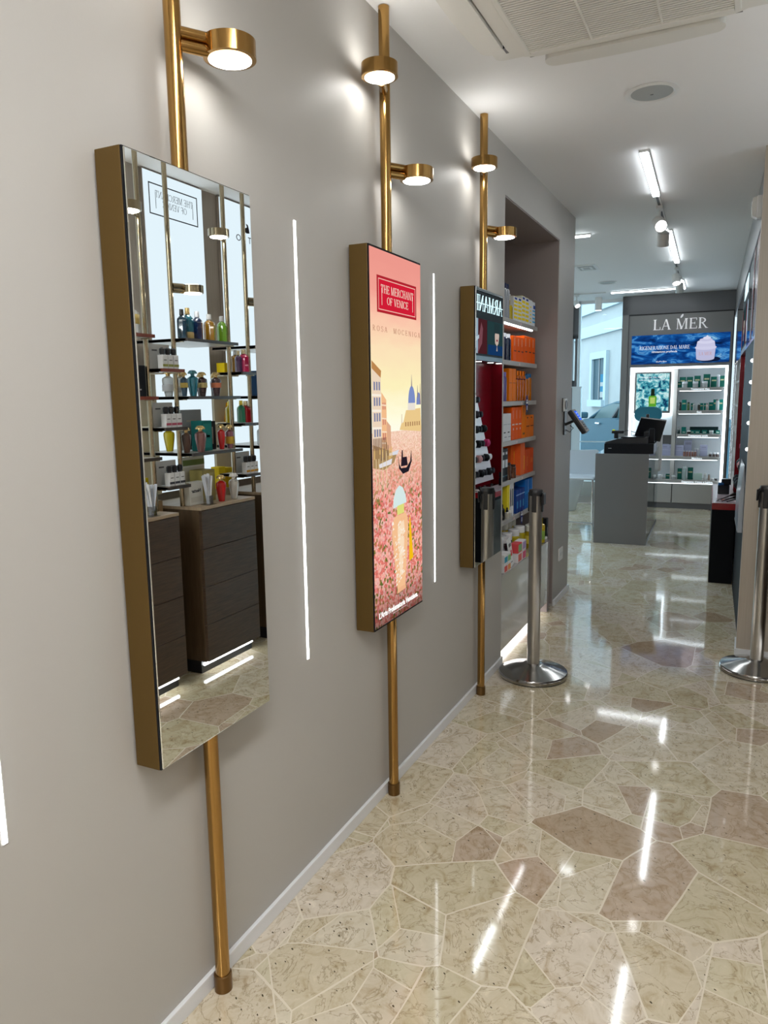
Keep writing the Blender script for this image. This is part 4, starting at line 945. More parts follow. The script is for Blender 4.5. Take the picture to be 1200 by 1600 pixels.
fl(SL[0], 3.225, .052, .135, (.008, .02, .07), (.45, .45, .48), 'navy perfume bottle on the top mirrored shelf', dep=.03)
fl(SL[0], 3.215, .050, .130, (.01, .025, .06), (.5, .5, .52), 'second navy perfume bottle standing behind its twin', x=1.72, dep=.03)
fl(SL[0], 3.325, .056, .130, (.42, .20, .01), (.6, .6, .6), 'amber perfume bottle on the top mirrored shelf', dep=.03)
fl(SL[0], 3.435, .050, .130, (.22, .48, .03), (.6, .6, .6), 'lime green perfume bottle on the top mirrored shelf', dep=.03)
am = [(3.095, .036, .115, (.03, .10, .18), 'slim blue amphora flacon on the middle mirrored shelf', (.55, .42, .12)), (3.165, .052, .125, (.03, .24, .32), 'large teal amphora flacon on the middle mirrored shelf', None),
      (3.240, .050, .118, (.09, .04, .04), 'dark patterned amphora flacon with gold label on the middle mirrored shelf', (.60, .48, .22)), (3.285, .040, .110, (.12, .06, .05), 'smaller dark amphora flacon beside the gold labelled one', None),
      (3.360, .050, .120, (.10, .04, .05), 'dark amphora flacon with coral label on the middle mirrored shelf', (.65, .22, .12)), (3.405, .040, .108, (.08, .06, .12), 'plum amphora flacon at the end of the middle mirrored shelf', None)]
for y, w, hh, c, d_, lb1 in am:
    fl(SL[1], y, w, hh, c, GOLD if 'teal' not in d_ else (.05, .22, .28), d_, 'amphora', x=1.66 if w != .040 else 1.71, lab=(.35, .55, lb1) if lb1 else None)
for y, d_ in ((3.20, 'white round flacon at the back of the middle mirrored shelf'), (3.30, 'white flacon with blue pattern at the back of the middle shelf')): fl(SL[1], y, .06, .13, (.78, .78, .76), GOLD, d_, 'amphora', x=1.86, lab=(.2, .45, (.7, .7, .72)))
fl(SL[2], 3.16, .055, .135, (.80, .62, .02), (.85, .75, .4), 'bright yellow flacon at the back of the bottom mirrored shelf', 'amphora', x=1.84)
fl(SL[2], 3.09, .046, .125, (.12, .05, .03), GOLD, 'dark brown amphora flacon on the bottom mirrored shelf', 'amphora')
fl(SL[2], 3.175, .055, .130, (.36, .15, .14), GOLD, 'mauve amphora flacon at the front of the bottom mirrored shelf', 'amphora', x=1.635)
carton('perfume_box', 'teal patterned perfume box on the bottom mirrored shelf', 'box', (1.70, 3.265, SL[2]+.0025), .075, .085, .165, (.01, .16, .15), [(.1, .9, .1, .9, (.02, .22, .20)), (.45, .52, .2, .8, (.10, .35, .30))], group='boxes on the perfume wall')
carton('perfume_box', 'black perfume box with pale figure on the bottom mirrored shelf', 'box', (1.72, 3.345, SL[2]+.0025), .06, .06, .16, (.02, .02, .022), [(.2, .8, .25, .6, (.30, .28, .25))], group='boxes on the perfume wall')
carton('art_board', 'tall grey art board behind the flacons on the bottom mirrored shelf', 'board', (1.80, 3.30, SL[2]+.0025), .006, .17, .225, (.38, .40, .42), [(.7, .74, .25, .75, (.55, .5, .4)), (.1, .4, .1, .5, (.22, .26, .30))])
fl(SL[2], 3.385, .040, .130, (.62, .02, .02), GOLD, 'ruby red flacon with tassel on the bottom mirrored shelf', 'amphora')
fl(SL[2], 3.460, .044, .125, (.32, .12, .15), GOLD, 'violet and gold flacon at the right of the bottom mirrored shelf', 'amphora', lab=(.2, .5, (.55, .35, .05)))
# tester sets
def tester_set(y, z, bandc, where):
    carton('tester_carton', f'tall grey tester carton behind the {where}', 'box', (1.70, y+.005, z+.0025), .012, .150, .125, (.50, .50, .49), [(.72, .78, .15, .4, (.08, .08, .08)), (.72, .78, .6, .85, (.08, .08, .08))], group='tester cartons')
    for k in range(3):
        t = thing('tester_bottle', f'white black-capped tester bottle, {["left", "middle", "right"][k]} of the {where}', 'bottle', (1.635, y-.038+.040*k, z+.0025), 0, 'white tester bottles')
        b = B(); b.box(-.017, .017, -.018, .018, 0, .068, paint((.74, .74, .75)), .002); b.build('flacon', None, t)
        b = B(); b.cyl(.012, .068, .074, BLACK, 16); b.lathe([(.011, .074), (.0145, .076), (.0145, .098), (.009, .104)], BLACK, 16); b.build('cap', None, t)
        b = B(); b.box(-.0176, -.017, -.018, .018, .010, .022, paint(bandc)); b.box(-.0176, -.017, -.010, .010, .040, .044, paint((.1, .1, .1))); b.build('label_band', None, t)
tester_set(2.955, ML[0], (.30, .32, .08), 'olive banded trio')
tester_set(2.955, ML[1], (.48, .10, .15), 'crimson banded trio')
tester_set(2.955, ML[2], (.05, .05, .06), 'black banded trio')
tester_set(3.608, ML[2], (.62, .30, .03), 'orange banded trio')
fl(ML[0], 3.60, .055, .115, (.50, .25, .02), (.6, .6, .6), 'amber bottle at the back of the upper right tester shelf', x=1.70, dep=.03)
fl(ML[0], 3.625, .062, .120, (.70, .01, .12), (.7, .6, .4), 'magenta bottle on the upper right tester shelf', dep=.035)
fl(ML[0], 3.575, .04, .11, (.10, .02, .14), (.7, .6, .4), 'purple bottle beside the magenta one', dep=.03)
fl(ML[1], 3.625, .062, .115, (.50, .01, .02), (.7, .6, .4), 'crimson bottle on the middle right tester shelf', dep=.035)
fl(ML[1], 3.58, .045, .118, (.02, .35, .18), (.75, .6, .1), 'emerald bottle left of the crimson bottle', dep=.03)
fl(ML[1], 3.575, .045, .115, (.75, .62, .02), (.75, .6, .1), 'yellow bottle behind the emerald bottle', x=1.74, dep=.03)
fl(SL[0], 2.745, .07, .135, (.75, .74, .70), (.78, .77, .74), 'white bottle with gold label at the left edge of the mirror', lab=(.3, .6, (.60, .45, .15)), dep=.05)
carton('perfume_box', 'black box on the left middle shelf at the mirror edge', 'box', (1.70, 2.75, SL[1]+.0025), .10, .12, .15, (.012, .012, .014), [(.2, .24, .3, .7, (.4, .4, .4))], group='boxes on the perfume wall')
carton('perfume_box', 'white box low on the left bottom shelf', 'box', (1.72, 2.55, SL[2]+.0025), .10, .12, .14, (.7, .7, .68), [(.4, .44, .3, .7, (.4, .4, .4))], group='boxes on the perfume wall')
fl(SL[0], 3.80, .050, .115, (.80, .28, .02), (.1, .15, .18), 'orange perfume bottle with dark cap near the mirror edge', dep=.03)
carton('perfume_box', 'navy ornamented box on the middle shelf of the right bay', 'box', (1.70, 3.80, SL[1]+.0025), .06, .09, .15, (.02, .06, .14), [(.3, .7, .2, .8, (.25, .35, .45))], group='boxes on the perfume wall')
carton('perfume_box', 'ochre box beside the navy box of the right bay', 'box', (1.74, 3.88, SL[1]+.0025), .06, .06, .15, (.60, .38, .03), group='boxes on the perfume wall')
fl(SL[2], 3.78, .055, .12, (.70, .74, .74), (.6, .6, .6), 'clear glass bottle on the bottom shelf of the right bay', dep=.03)
# cream ledge cubbies between panels with candles
cream = mat('cream_ledge', (.66, .58, .42), .5)
for i, z in enumerate((1.640, 1.347)):
    for y, w2 in ((3.79, 'right'), (3.14, 'left')):
        b = B(); b.box(1.88, 1.998, y-.075, y+.075, z-.012, z, cream); b.box(1.965, 1.998, y-.075, y+.075, z-.293 if i == 0 else .96, z-.012, cream); tag(b.build('wall_ledge'), f'{["upper", "lower"][i]} cream wall ledge between the lit panels, {w2} gap', 'ledge', 'cream wall ledges')
carton('candle_box', 'yellow cube box on the upper cream ledge', 'box', (1.93, 3.79, 1.6402), .06, .075, .07, (.85, .60, .01), group='boxes on the perfume wall')
b = B(); b.lathe([(.03, 0), (.008, .12), (0, .12)], paint((.85, .40, .01)), 4, (1.93, 3.80, 1.3472), smooth=False); tag(b.build('cone_candle'), 'orange cone shaped object on the lower cream ledge', 'candle')
carton('perfume_box', 'tall yellow box on the plinth between the cabinets', 'box', (1.87, 2.955, .9552), .06, .055, .125, (.72, .52, .01), group='boxes on the perfume wall')
carton('perfume_box', 'yellow box on the plinth behind the right cabinet end', 'box', (1.85, 3.58, .9552), .06, .06, .13, (.80, .56, .01), group='boxes on the perfume wall')
carton('perfume_box', 'mustard box on the plinth, right of the yellow one', 'box', (1.85, 3.655, .9552), .06, .05, .12, (.70, .48, .01), group='boxes on the perfume wall')
# cabinet top goods
def blotters(x, y, lab):
    t = thing('blotter_holder', lab, 'paper tester holder', (x, y, CZ), 0, 'paper tester strip holders')
    b = B(); b.box(-.03, .03, -.03, .03, 0, .004, CLEAR, .001)
    b.box(-.020, .020, -.018, -.016, .004, .05, CLEAR); b.box(-.020, .020, .016, .018, .004, .05, CLEAR); b.box(-.020, -.018, -.016, .016, .004, .05, CLEAR); b.build('cup', None, t)
    b = B()
    for k in range(11):
        a = R(-14+28*k/10+random.uniform(-1, 1)); M = Matrix.Translation((random.uniform(-.008, .008), 0, .005)) @ Matrix.Rotation(a, 4, 'X') @ Matrix.Rotation(random.uniform(-.08, .08), 4, 'Y')
        b.box(-.009, .009, -.0006, .0006, 0, .155+random.uniform(-.01, .01), paint((.76, .77, .80) if k % 2 else (.60, .63, .70)), 0, M)
    b.build('paper_strips', None, t)
blotters(1.585, 2.72, 'clear holder with white paper tester strips on the left cabinet')
blotters(1.585, 3.155, 'clear holder with white paper tester strips on the right cabinet')
t = carton('gift_box', 'white square gift box with dark name on the right cabinet', 'box', (1.66, 3.125, CZ+.0003), .035, .11, .125, (.70, .69, .64), [(.12, .35, .1, .9, (.60, .58, .52))], group='boxes on the perfume wall')
text(t, 'lettering', 'Nectar', (-.0182, 0, .068), .026, txtm, '-x', bold=.0006)
carton('display_card', 'cream card with a green awning drawing behind the gift boxes', 'card', (1.80, 3.29, CZ+.0003), .008, .20, .245, (.72, .70, .60), [(.80, .93, .0, 1, (.20, .26, .08)), (.76, .80, .0, 1, (.85, .85, .8)), (.3, .42, .15, .3, (.55, .40, .15)), (.3, .44, .6, .8, (.35, .40, .35))])
carton('gift_box', 'olive gold gift box behind the paper testers on the right cabinet', 'box', (1.72, 3.275, CZ+.0003), .09, .11, .175, (.34, .28, .09), [(.1, .9, .1, .9, (.42, .36, .14)), (.3, .6, .3, .7, (.30, .16, .06))], group='boxes on the perfume wall')
fl(CZ, 3.285, .052, .135, (.70, .01, .01), GOLD, 'bright red amphora flacon on the right cabinet', 'amphora', x=1.60, z=CZ-.002)
fl(CZ, 3.400, .052, .135, (.72, .70, .66), (.74, .72, .68), 'white domed amphora flacon on the right cabinet', 'amphora', x=1.60, z=CZ-.002)

# ================================================================== FAR SKINCARE WALL (turned frame)
U = thing('skincare_wall_unit', 'dark grey skincare wall unit with lit niche and lettered header', 'display unit', FO, A2)
b = B()
b.box(-.325, -.245, -.02, .40, 0, H-.002, GREYU); b.box(-.325, .998, -.02, .40, 2.495, H-.002, GREYD); b.box(-.325, .998, .38, .42, 0, H-.002, GREYU)
b.box(-.245, -.205, .0, .38, 0, 1.83, GREYU); b.box(.958, .998, .0, .38, 0, 2.495, GREYU); b.box(-.245, .958, .0, .38, 1.825, 2.495, GREYU)
b.box(-.245, .998, -.004, 0, 2.480, 2.495, BLACK); b.box(-.25, -.240, -.004, .0, 0, 2.49, BLACK); b.box(.985, .998, -.006, 0, 0, 2.49, BLACK)
b.build('carcass', None, U)
b = B(); b.box(-.205, .958, .33, .38, .30, 1.825, mat('unit_back_white', (.80, .86, .90), .5)); b.build('back_panel', None, U)
b = B()   # light lines round the niche
b.box(-.205, .955, .012, .045, 1.80, 1.824, COOL); b.box(-.204, -.175, .012, .045, .42, 1.80, COOL); b.box(.925, .957, .012, .045, .34, 1.80, COOL)
b.build('light_strip', COOL, U)
def make_water():
    m = bpy.data.materials.new('printed_deep_water'); m.use_nodes = True; nt = m.node_tree; nt.nodes.clear(); MATS['water'] = m
    tc = nt.nodes.new('ShaderNodeTexCoord'); n = nt.nodes.new('ShaderNodeTexNoise'); n.inputs['Scale'].default_value = 5; n.inputs['Detail'].default_value = 8; n.inputs['Distortion'].default_value = .8
    mp = nt.nodes.new('ShaderNodeMapping'); mp.inputs['Scale'].default_value = (1, 1, 2.6); nt.links.new(tc.outputs['Object'], mp.inputs[0]); nt.links.new(mp.outputs[0], n.inputs['Vector'])
    r = nt.nodes.new('ShaderNodeValToRGB'); nt.links.new(n.outputs['Fac'], r.inputs['Fac'])
    ramp(r, [(.3, (.002, .010, .05)), (.44, (.004, .04, .19)), (.55, (.008, .10, .36)), (.60, (.08, .30, .62)), (.64, (.015, .13, .40)), (.74, (.30, .60, .80))])
    e = nt.nodes.new('ShaderNodeEmission'); e.inputs['Strength'].default_value = .9; nt.links.new(r.outputs[0], e.inputs[0]); o = nt.nodes.new('ShaderNodeOutputMaterial'); nt.links.new(e.outputs[0], o.inputs[0])
    return m
b = B(); b.box(-.20, .96, -.012, 0, 1.865, 2.228, make_water())
e_ = lambda c: glow(c, .85)
def ell(cx, cz, rx, rz, m, k, n=24, a0=0, a1=360): b.prism([(cx+rx*math.cos(R(a0+(a1-a0)*i/n)), cz+rz*math.sin(R(a0+(a1-a0)*i/n))) for i in range(n if a1-a0 >= 360 else n+1)], -.012-.0006*k, -.012, m, 'xz')
ell(.72, 1.905, .14, .035, e_((.004, .01, .04)), 1)
ell(.685, 1.915, .105, .028, e_((.50, .50, .70)), 2)
b.prism([(.58, 1.92), (.79, 1.92), (.80, 2.05), (.57, 2.05)], -.0135, -.012, e_((.50, .50, .72)), 'xz')
ell(.685, 2.05, .125, .03, e_((.62, .62, .82)), 3)
b.prism([(.575, 2.06), (.795, 2.06), (.785, 2.12), (.585, 2.12)], -.0145, -.012, e_((.58, .58, .78)), 'xz')
ell(.685, 2.12, .10, .025, e_((.66, .66, .85)), 5); ell(.685, 2.145, .075, .02, e_((.56, .56, .76)), 6); ell(.695, 2.165, .045, .018, e_((.70, .70, .88)), 7)
b.prism([(.67, 2.17), (.72, 2.17), (.70, 2.20)], -.0165, -.012, e_((.7, .7, .88)), 'xz')
b.build('lit_banner', None, U)
wl = glow((.80, .85, .92), .9)
serif(U, 'lettering', 'RIGENERAZIONE DAL MARE', (.20, -.0125, 2.045), .045, wl, '-y', w=.60, depth=.0008, gap=.01)
text(U, 'lettering', 'Idratazione profonda', (.20, -.0125, 2.005), .036, wl, '-y', shear=.2, bold=.0005)
serif(U, 'lettering', 'LA MER', (.685, -.0145, 1.955), .04, glow((.60, .33, .30), .8), '-y', w=.15, depth=.0006, gap=.03)
text(U, 'lettering', '#LaMerBlue', (.17, -.0125, 1.885), .026, wl, '-y')
wm = mat('white_letters', (.80, .80, .82), .4, emit=.35)
serif(U, 'header_lettering', 'LA MER', (.375, -.004, 2.290), .128, wm, '-y', w=.645, depth=.012, gap=.03, label='raised white header letters')
b = B(); b.prism([(.385, 2.425), (.405, 2.445), (.41, 2.47), (.40, 2.475), (.38, 2.45), (.375, 2.43)], -.016, -.004, wm, 'xz'); b.prism([(.375, 2.29), (.385, 2.315), (.40, 2.33), (.395, 2.31), (.39, 2.285)], -.018, -.016, wm, 'xz'); b.build('header_emblem', None, U)
# poster in the niche
b = B(); b.box(-.15, .30, .03, .05, 1.235, 1.765, GREYU); b.box(-.165, .315, .04, .06, 1.22, 1.78, COOL); b.build('poster_frame', None, U)
def make_splash():
    m = bpy.data.materials.new('printed_splash'); m.use_nodes = True; nt = m.node_tree; nt.nodes.clear()
    tc = nt.nodes.new('ShaderNodeTexCoord'); n = nt.nodes.new('ShaderNodeTexNoise'); n.inputs['Scale'].default_value = 15; n.inputs['Detail'].default_value = 9; n.inputs['Distortion'].default_value = .6
    nt.links.new(tc.outputs['Object'], n.inputs['Vector']); r = nt.nodes.new('ShaderNodeValToRGB'); nt.links.new(n.outputs['Fac'], r.inputs['Fac'])
    ramp(r, [(.35, (.005, .03, .09)), (.46, (.04, .28, .36)), (.54, (.25, .55, .58)), (.60, (.60, .80, .80)), (.7, (.10, .42, .48))])
    e = nt.nodes.new('ShaderNodeEmission'); e.inputs['Strength'].default_value = .95; nt.links.new(r.outputs[0], e.inputs[0]); o = nt.nodes.new('ShaderNodeOutputMaterial'); nt.links.new(e.outputs[0], o.inputs[0])
    return m
b = B(); b.box(-.125, .275, .026, .030, 1.265, 1.745, make_splash())
b.prism([(.035, 1.32), (.125, 1.32), (.13, 1.44), (.12, 1.46), (.04, 1.46), (.03, 1.44)], .0252, .026, e_((.10, .35, .03)), 'xz'); b.prism([(.05, 1.36), (.11, 1.36), (.11, 1.44), (.05, 1.44)], .0248, .0252, e_((.45, .60, .15)), 'xz')
b.prism([(.055, 1.46), (.105, 1.46), (.10, 1.55), (.06, 1.55)], .0252, .026, e_((.01, .02, .01)), 'xz')
b.build('lit_poster', None, U)
text(U, 'lettering', 'ENERGIA DEL MARE', (.075, .0245, 1.685), .030, wl, '-y'); text(U, 'lettering', 'RIGENERAZIONE CONCENTRATA', (.075, .0245, 1.655), .022, wl, '-y')
# column between poster and shelves, lower niche wall
b = B(); b.box(.325, .372, .10, .33, .30, 1.80, SHELFG); b.box(-.17, .325, .10, .33, .95, 1.20, mat('unit_back_white', (0, 0, 0))); b.box(-.17, .325, .30, .33, .66, .95, GREYU); b.build('column', None, U)
# cupboards
for x0, x1 in ((-.245, .360), (.366, .958)):
    b = B(); b.box(x0+.002, x1-.002, .0, .33, .075, .325, SHELFG, .002); b.build('cupboard_door', None, U)
b = B(); b.box(-.245, .958, .02, .33, 0, .073, GREYD); b.build('plinth', None, U)
# shelves
wt = glow((.82, .93, 1.0), 1.0)
for i, (x0, x1, z, s) in enumerate(((.383, .91, 1.558, 'Trattamenti Viso'), (.383, .912, 1.268, 'Sieri'), (.383, .908, .968, 'Trattamenti occhi'), (-.17, .907, .678, 'Maschere'), (-.20, .92, .372, 'Detersione, Corpo e Labbra'))):
    b = B(); b.box(x0, x1, .03, .33, -.04+z, z, SHELFG, .002); sh = b.build('shelf', None, U)
    b = B(); b.box(x0+.02, x1-.02, .034, .050, z-.046, z-.0402, COOL); b.build('shelf_light', None, sh)
    b = B(); b.box(x1, x1+.02, .03, .04, z-.026, z-.018, BLACK); b.build('shelf_pin', None, sh)
    text(sh, 'lettering', s, ((.645 if i < 4 else .66), .0285, z-.031), .032, wt, '-y', bold=.0008)
text(sh, 'lettering', 'Mani', (.10, .0285, .341), .032, wt, '-y', bold=.0008)
# products
FS = [1.558, 1.268, .968, .678, .372]
fn = ['top', 'second', 'middle', 'fourth', 'bottom']; fc = {}
def f_item(i, x, kind, w, hh, c, capc=None, desc='', y=.09, bands=(), dep=.05):
    fc[i] = fc.get(i, 0)+1
    lab = f'{desc}, {ORD[fc[i]-1]} from left on {fn[i]} skincare shelf'
    p = FP(x, y, FS[i]+.0004)
    if kind == 'box': return carton('skincare_box', lab, 'box', p, w, dep, hh, c, bands, rz=A2, group='skincare goods in the far unit', face=0)
    return flask('skincare_jar' if kind == 'jar' else 'skincare_bottle', lab, p, hh, w, c, capc, kind, 'skincare goods in the far unit', rz=A2, cat='jar' if kind == 'jar' else 'bottle')
gb = [(.58, .70, .15, .85, (.45, .42, .25))]
TEAL = (.01, .16, .13)
for x, w, hh, d_ in ((.39, .05, .075, 'low green carton'), (.43, .075, .135, 'dark green carton'), (.515, .075, .135, 'dark green carton'), (.605, .075, .148, 'dark green carton'), (.715, .080, .165, 'taller green carton with gold print'), (.80, .075, .132, 'dark green carton'), (.895, .06, .142, 'green carton at the end')):
    f_item(0, x, 'box', w, hh, GRN, desc=d_, y=.16, bands=gb)
for x in (.46, .585, .695): f_item(0, x, 'jar', .065, .075, (.80, .82, .84), (.78, .80, .84), 'white cream jar', y=.075)
f_item(0, .85, 'can', .038, .155, (.62, .66, .70), (.7, .72, .75), 'slim silver bottle', y=.075)
for x, w, hh, d_ in ((.46, .055, .135, 'teal carton'), (.565, .045, .09, 'small teal carton'), (.665, .05, .09, 'teal carton'), (.715, .04, .09, 'teal carton'), (.78, .05, .10, 'teal carton'), (.83, .05, .135, 'teal carton'), (.895, .05, .135, 'teal carton')):
    f_item(1, x, 'box', w, hh, TEAL, desc=d_, y=.15, bands=gb)
for x, c, cc, hh, w, d_ in ((.415, (.02, .02, .02), (.02, .02, .02), .105, .036, 'black serum bottle'), (.515, (.08, .22, .03), (.02, .02, .02), .105, .03, 'green serum bottle'), (.58, (.6, .66, .66), (.6, .6, .6), .085, .03, 'clear serum bottle'), (.64, (.03, .03, .02), (.8, .8, .8), .085, .032, 'dark bottle with white cap'), (.735, (.6, .5, .45), (.3, .3, .3), .09, .032, 'pale bottle'), (.855, (.75, .78, .78), (.2, .2, .2), .14, .045, 'white lotion bottle')):
    f_item(1, x, 'can', w, hh, c, cc, d_, y=.075)
f_item(2, .41, 'dropper', .034, .095, (.01, .05, .05), (.5, .5, .5), 'dark dropper bottle', y=.08); f_item(2, .47, 'box', .055, .085, TEAL, desc='teal carton', y=.16)
t = carton('display_tray', 'long dark tray at the back of the middle skincare shelf', 'tray', FP(.71, .24, FS[2]+.0004), .34, .03, .085, (.012, .03, .03), rz=A2, face=0)
for x, w in ((.475, .055), (.575, .05), (.635, .065), (.72, .065), (.80, .065), (.875, .05)): f_item(2, x, 'box', w, .045, TEAL, desc='low teal carton', y=.12, bands=[(.3, .6, .2, .8, (.5, .6, .5))])
f_item(2, .535, 'jar', .042, .045, (.02, .02, .02), (.8, .8, .8), 'small dark jar with white lid', y=.065); f_item(2, .80, 'jar', .05, .045, (.75, .78, .78), (.8, .8, .8), 'small white jar', y=.065)
LIL = (.42, .43, .58)
for x, w, hh in ((.25, .085, .15), (.335, .085, .145), (.43, .10, .14), (.72, .09, .145)): f_item(3, x, 'box', w, hh, LIL, desc='lilac grey carton', y=.16, bands=[(.5, .52, 0, 1, (.7, .7, .8)), (.75, .8, .2, .8, (.25, .25, .35))])
f_item(3, .53, 'box', .09, .205, (.36, .37, .50), desc='tall lilac grey carton', y=.2, bands=[(.7, .85, .1, .9, (.25, .25, .32))])
for k in range(5): f_item(3, .49+.033*k, 'can', .028, .072, (.55, .27, .20), (.6, .6, .62), 'copper ampoule bottle', y=.08)
for x in (.62, .645): f_item(3, x, 'can', .028, .10, (.55, .55, .65), (.6, .6, .62), 'pale lilac bottle', y=.12)
for x in (.80, .845, .885): f_item(3, x, 'jar', .034, .055, (.10, .06, .05), (.8, .8, .82), 'small dark jar with white lid', y=.08)
f_item(3, .16, 'jar', .05, .045, (.7, .7, .75), (.75, .75, .8), 'round pale jar', y=.08)
for x, w, hh, d_ in ((-.02, .06, .13, 'green carton'), (.11, .06, .06, 'green carton'), (.31, .07, .065, 'green carton'), (.445, .055, .14, 'tall green carton'), (.575, .065, .155, 'tallest green carton')): f_item(4, x, 'box', w, hh, GRN, desc=d_, y=.14, bands=gb)
f_item(4, .665, 'box', .105, .085, (.45, .58, .52), desc='pale mint carton', y=.12)
for k, (x, kd, w, hh, c, cc, d_) in enumerate(((.15, 'dropper', .035, .11, (.75, .78, .78), (.5, .5, .5), 'white dropper bottle'), (.21, 'jar', .06, .06, (.78, .8, .8), (.78, .8, .8), 'white cream jar'), (.375, 'jar', .05, .055, (.6, .62, .62), (.7, .72, .72), 'silver cream jar'), (.505, 'can', .045, .175, (.55, .68, .65), (.6, .7, .7), 'tall pale green bottle'), (.755, 'can', .036, .09, (.78, .8, .8), (.7, .7, .7), 'white bottle'), (.80, 'can', .028, .08, (.55, .40, .32), (.3, .3, .3), 'copper bottle'), (.84, 'jar', .04, .03, (.7, .7, .7), (.75, .75, .75), 'low silver jar'), (.89, 'jar', .05, .025, (.05, .05, .05), (.1, .1, .1), 'low black jar'))):
    f_item(4, x, kd, w, hh, c, cc, d_, y=.075)

# ================================================================== CASH DESK
K = thing('cash_desk', 'grey lacquered cash desk with a glass side case', 'desk', FP(0, -2.675, 0), A2)
b = B(); b.box(-.25, .256, 0, .05, 0, .905, GREYL, .002); b.build('end_panel', GREYL, K)
b = B(); b.box(-.25, .22, .05, 1.50, .885, .905, GREYL, .002); b.build('worktop', None, K)
b = B(); b.box(-.25, -.21, .05, 1.50, 0, .885, GREYL); b.build('back_panel', None, K)
b = B(); b.box(.246, .254, .052, 1.50, .04, .885, GLASS); b.build('side_glass', None, K)
b = B(); b.box(.20, .256, .052, 1.50, 0, .04, BLACK); b.build('base_rail', None, K)
for z in (.655, .40):
    b = B(); b.box(-.20, .244, .06, 1.48, z, z+.008, GLASS); b.box(.2375, .2445, .06, 1.48, z-.004, z+.012, BLACK) ; b.build('glass_shelf', None, K)
DZ = .9052
t = thing('cash_register', 'wide black cash register base on the grey desk', 'cash drawer', FP(.03, -2.55, DZ), A2)
b = B(); b.box(-.20, .265, -.12, .35, 0, .10, BLACKG, .005); b.build('drawer_body', None, t)
b = B(); b.box(-.16, -.13, -.1215, -.12, .05, .055, CHROME); b.build('lock', None, t)
t = thing('till_keyboard', 'sloped black keyboard unit at the left end of the desk', 'keyboard', FP(-.02, -2.51, DZ+.1004), A2)
b = B(); b.prism([(-.15, 0), (.25, 0), (.25, .055), (-.02, .045), (-.15, .008)], -.10, .15, BLACK, 'xz'); b.build('housing', None, t)
b = B(); b.box(.0, .22, -.095, .14, .0505, .062, BLACKG, .003); b.build('cover', None, t)
t = thing('barcode_scanner', 'black hand scanner with a yellow-green light on the desk', 'scanner', FP(-.075, -2.53, DZ+.142), A2)
b = B(); b.cyl(.022, 0, .05, BLACK, 16); b.box(-.045, .075, -.02, .025, .05, .08, BLACK, .008); b.build('body', None, t)
b = B(); b.lathe([(.016, 0), (.010, .008), (0, .010)], glow((.45, .55, .03), .9), 12, (-.025, 0, .08)); b.build('indicator', None, t)
b = B(); b.tube([(.07, 0, .065), (.10, .02, .08), (.14, .04, .07), (.2, .06, .05)], .003, BLACK, 6); b.build('cable', None, t)
t = thing('till_monitor', 'black till monitor seen from behind on the cash desk', 'monitor', FP(.21, -2.28, DZ+.1004), A2)
M = Matrix.Translation((0, .0, .105)) @ Matrix.Rotation(R(22), 4, 'X') @ Matrix.Rotation(R(8), 4, 'Y')
b = B(); b.prism([(-.13, -.095), (.13, -.095), (.155, .14), (-.09, .14)], -.015, .015, BLACK, 'xz', M); b.build('screen_back', None, t)
b = B(); b.box(-.04, .04, -.03, .06, 0, .10, BLACK, .006); b.box(-.02, .02, -.02, .02, .10, .14, BLACK); b.build('stand', None, t)
b = B(); b.box(-.03, .0, .04, .075, .225, .275, BLACK, .005); b.build('camera', None, t)
t = thing('reading_glasses_stand', 'tall slim dark box at the desk edge beside the monitor', 'terminal', FP(.262, -2.42, DZ+.1004), A2)
b = B(); b.box(-.03, .022, -.04, .04, 0, .14, BLACKG, .004); b.build('case', None, t)
# stool / treatment chair behind the desk with teal headrest
t = thing('treatment_chair', 'chair with teal oval headrest behind the till monitor', 'chair', FP(.145, -.98, 0), A2)
tealm = mat('teal_upholstery', (.012, .17, .24), .4); beige = mat('beige_upholstery', (.50, .47, .44), .5)
b = B(); b.lathe([(.14, 0), (.14, .02), (.04, .03), (.03, .04), (.03, .45)], CHROME, 28, (-.08, 0, 0)); b.build('pedestal', None, t)
b = B(); b.box(-.22, .06, -.16, .16, .45, .56, beige, .03); b.build('seat', None, t)
b = B(); b.box(-.17, .125, .12, .20, .56, 1.12, beige, .03); b.build('backrest', None, t)
b = B(); b.box(-.12, .125, .10, .13, 1.0, 1.16, mat('navy_cloth', (.02, .05, .13), .6), .01); b.box(-.12, .08, .09, .12, 1.13, 1.185, mat('pale_cloth', (.55, .62, .72), .6), .01); b.build('towel', None, t)
_e = lambda e: len(e.link_faces) == 2 and e.calc_face_angle(0) > 1.2
b = B(); b.prism([(.155*(abs(math.cos(a))**.6)*(1 if math.cos(a) > 0 else -1), .088*(abs(math.sin(a))**.8)*(1 if math.sin(a) > 0 else -1)) for a in [2*PI*k/28 for k in range(28)]], -.03, .03, tealm, 'xz', Matrix.Translation((-.045, .11, 1.245)))
bmesh.ops.bevel(b.bm, geom=[e for e in b.bm.edges if _e(e)], offset=.018, segments=3, affect='EDGES'); b.build('headrest', tealm, t)

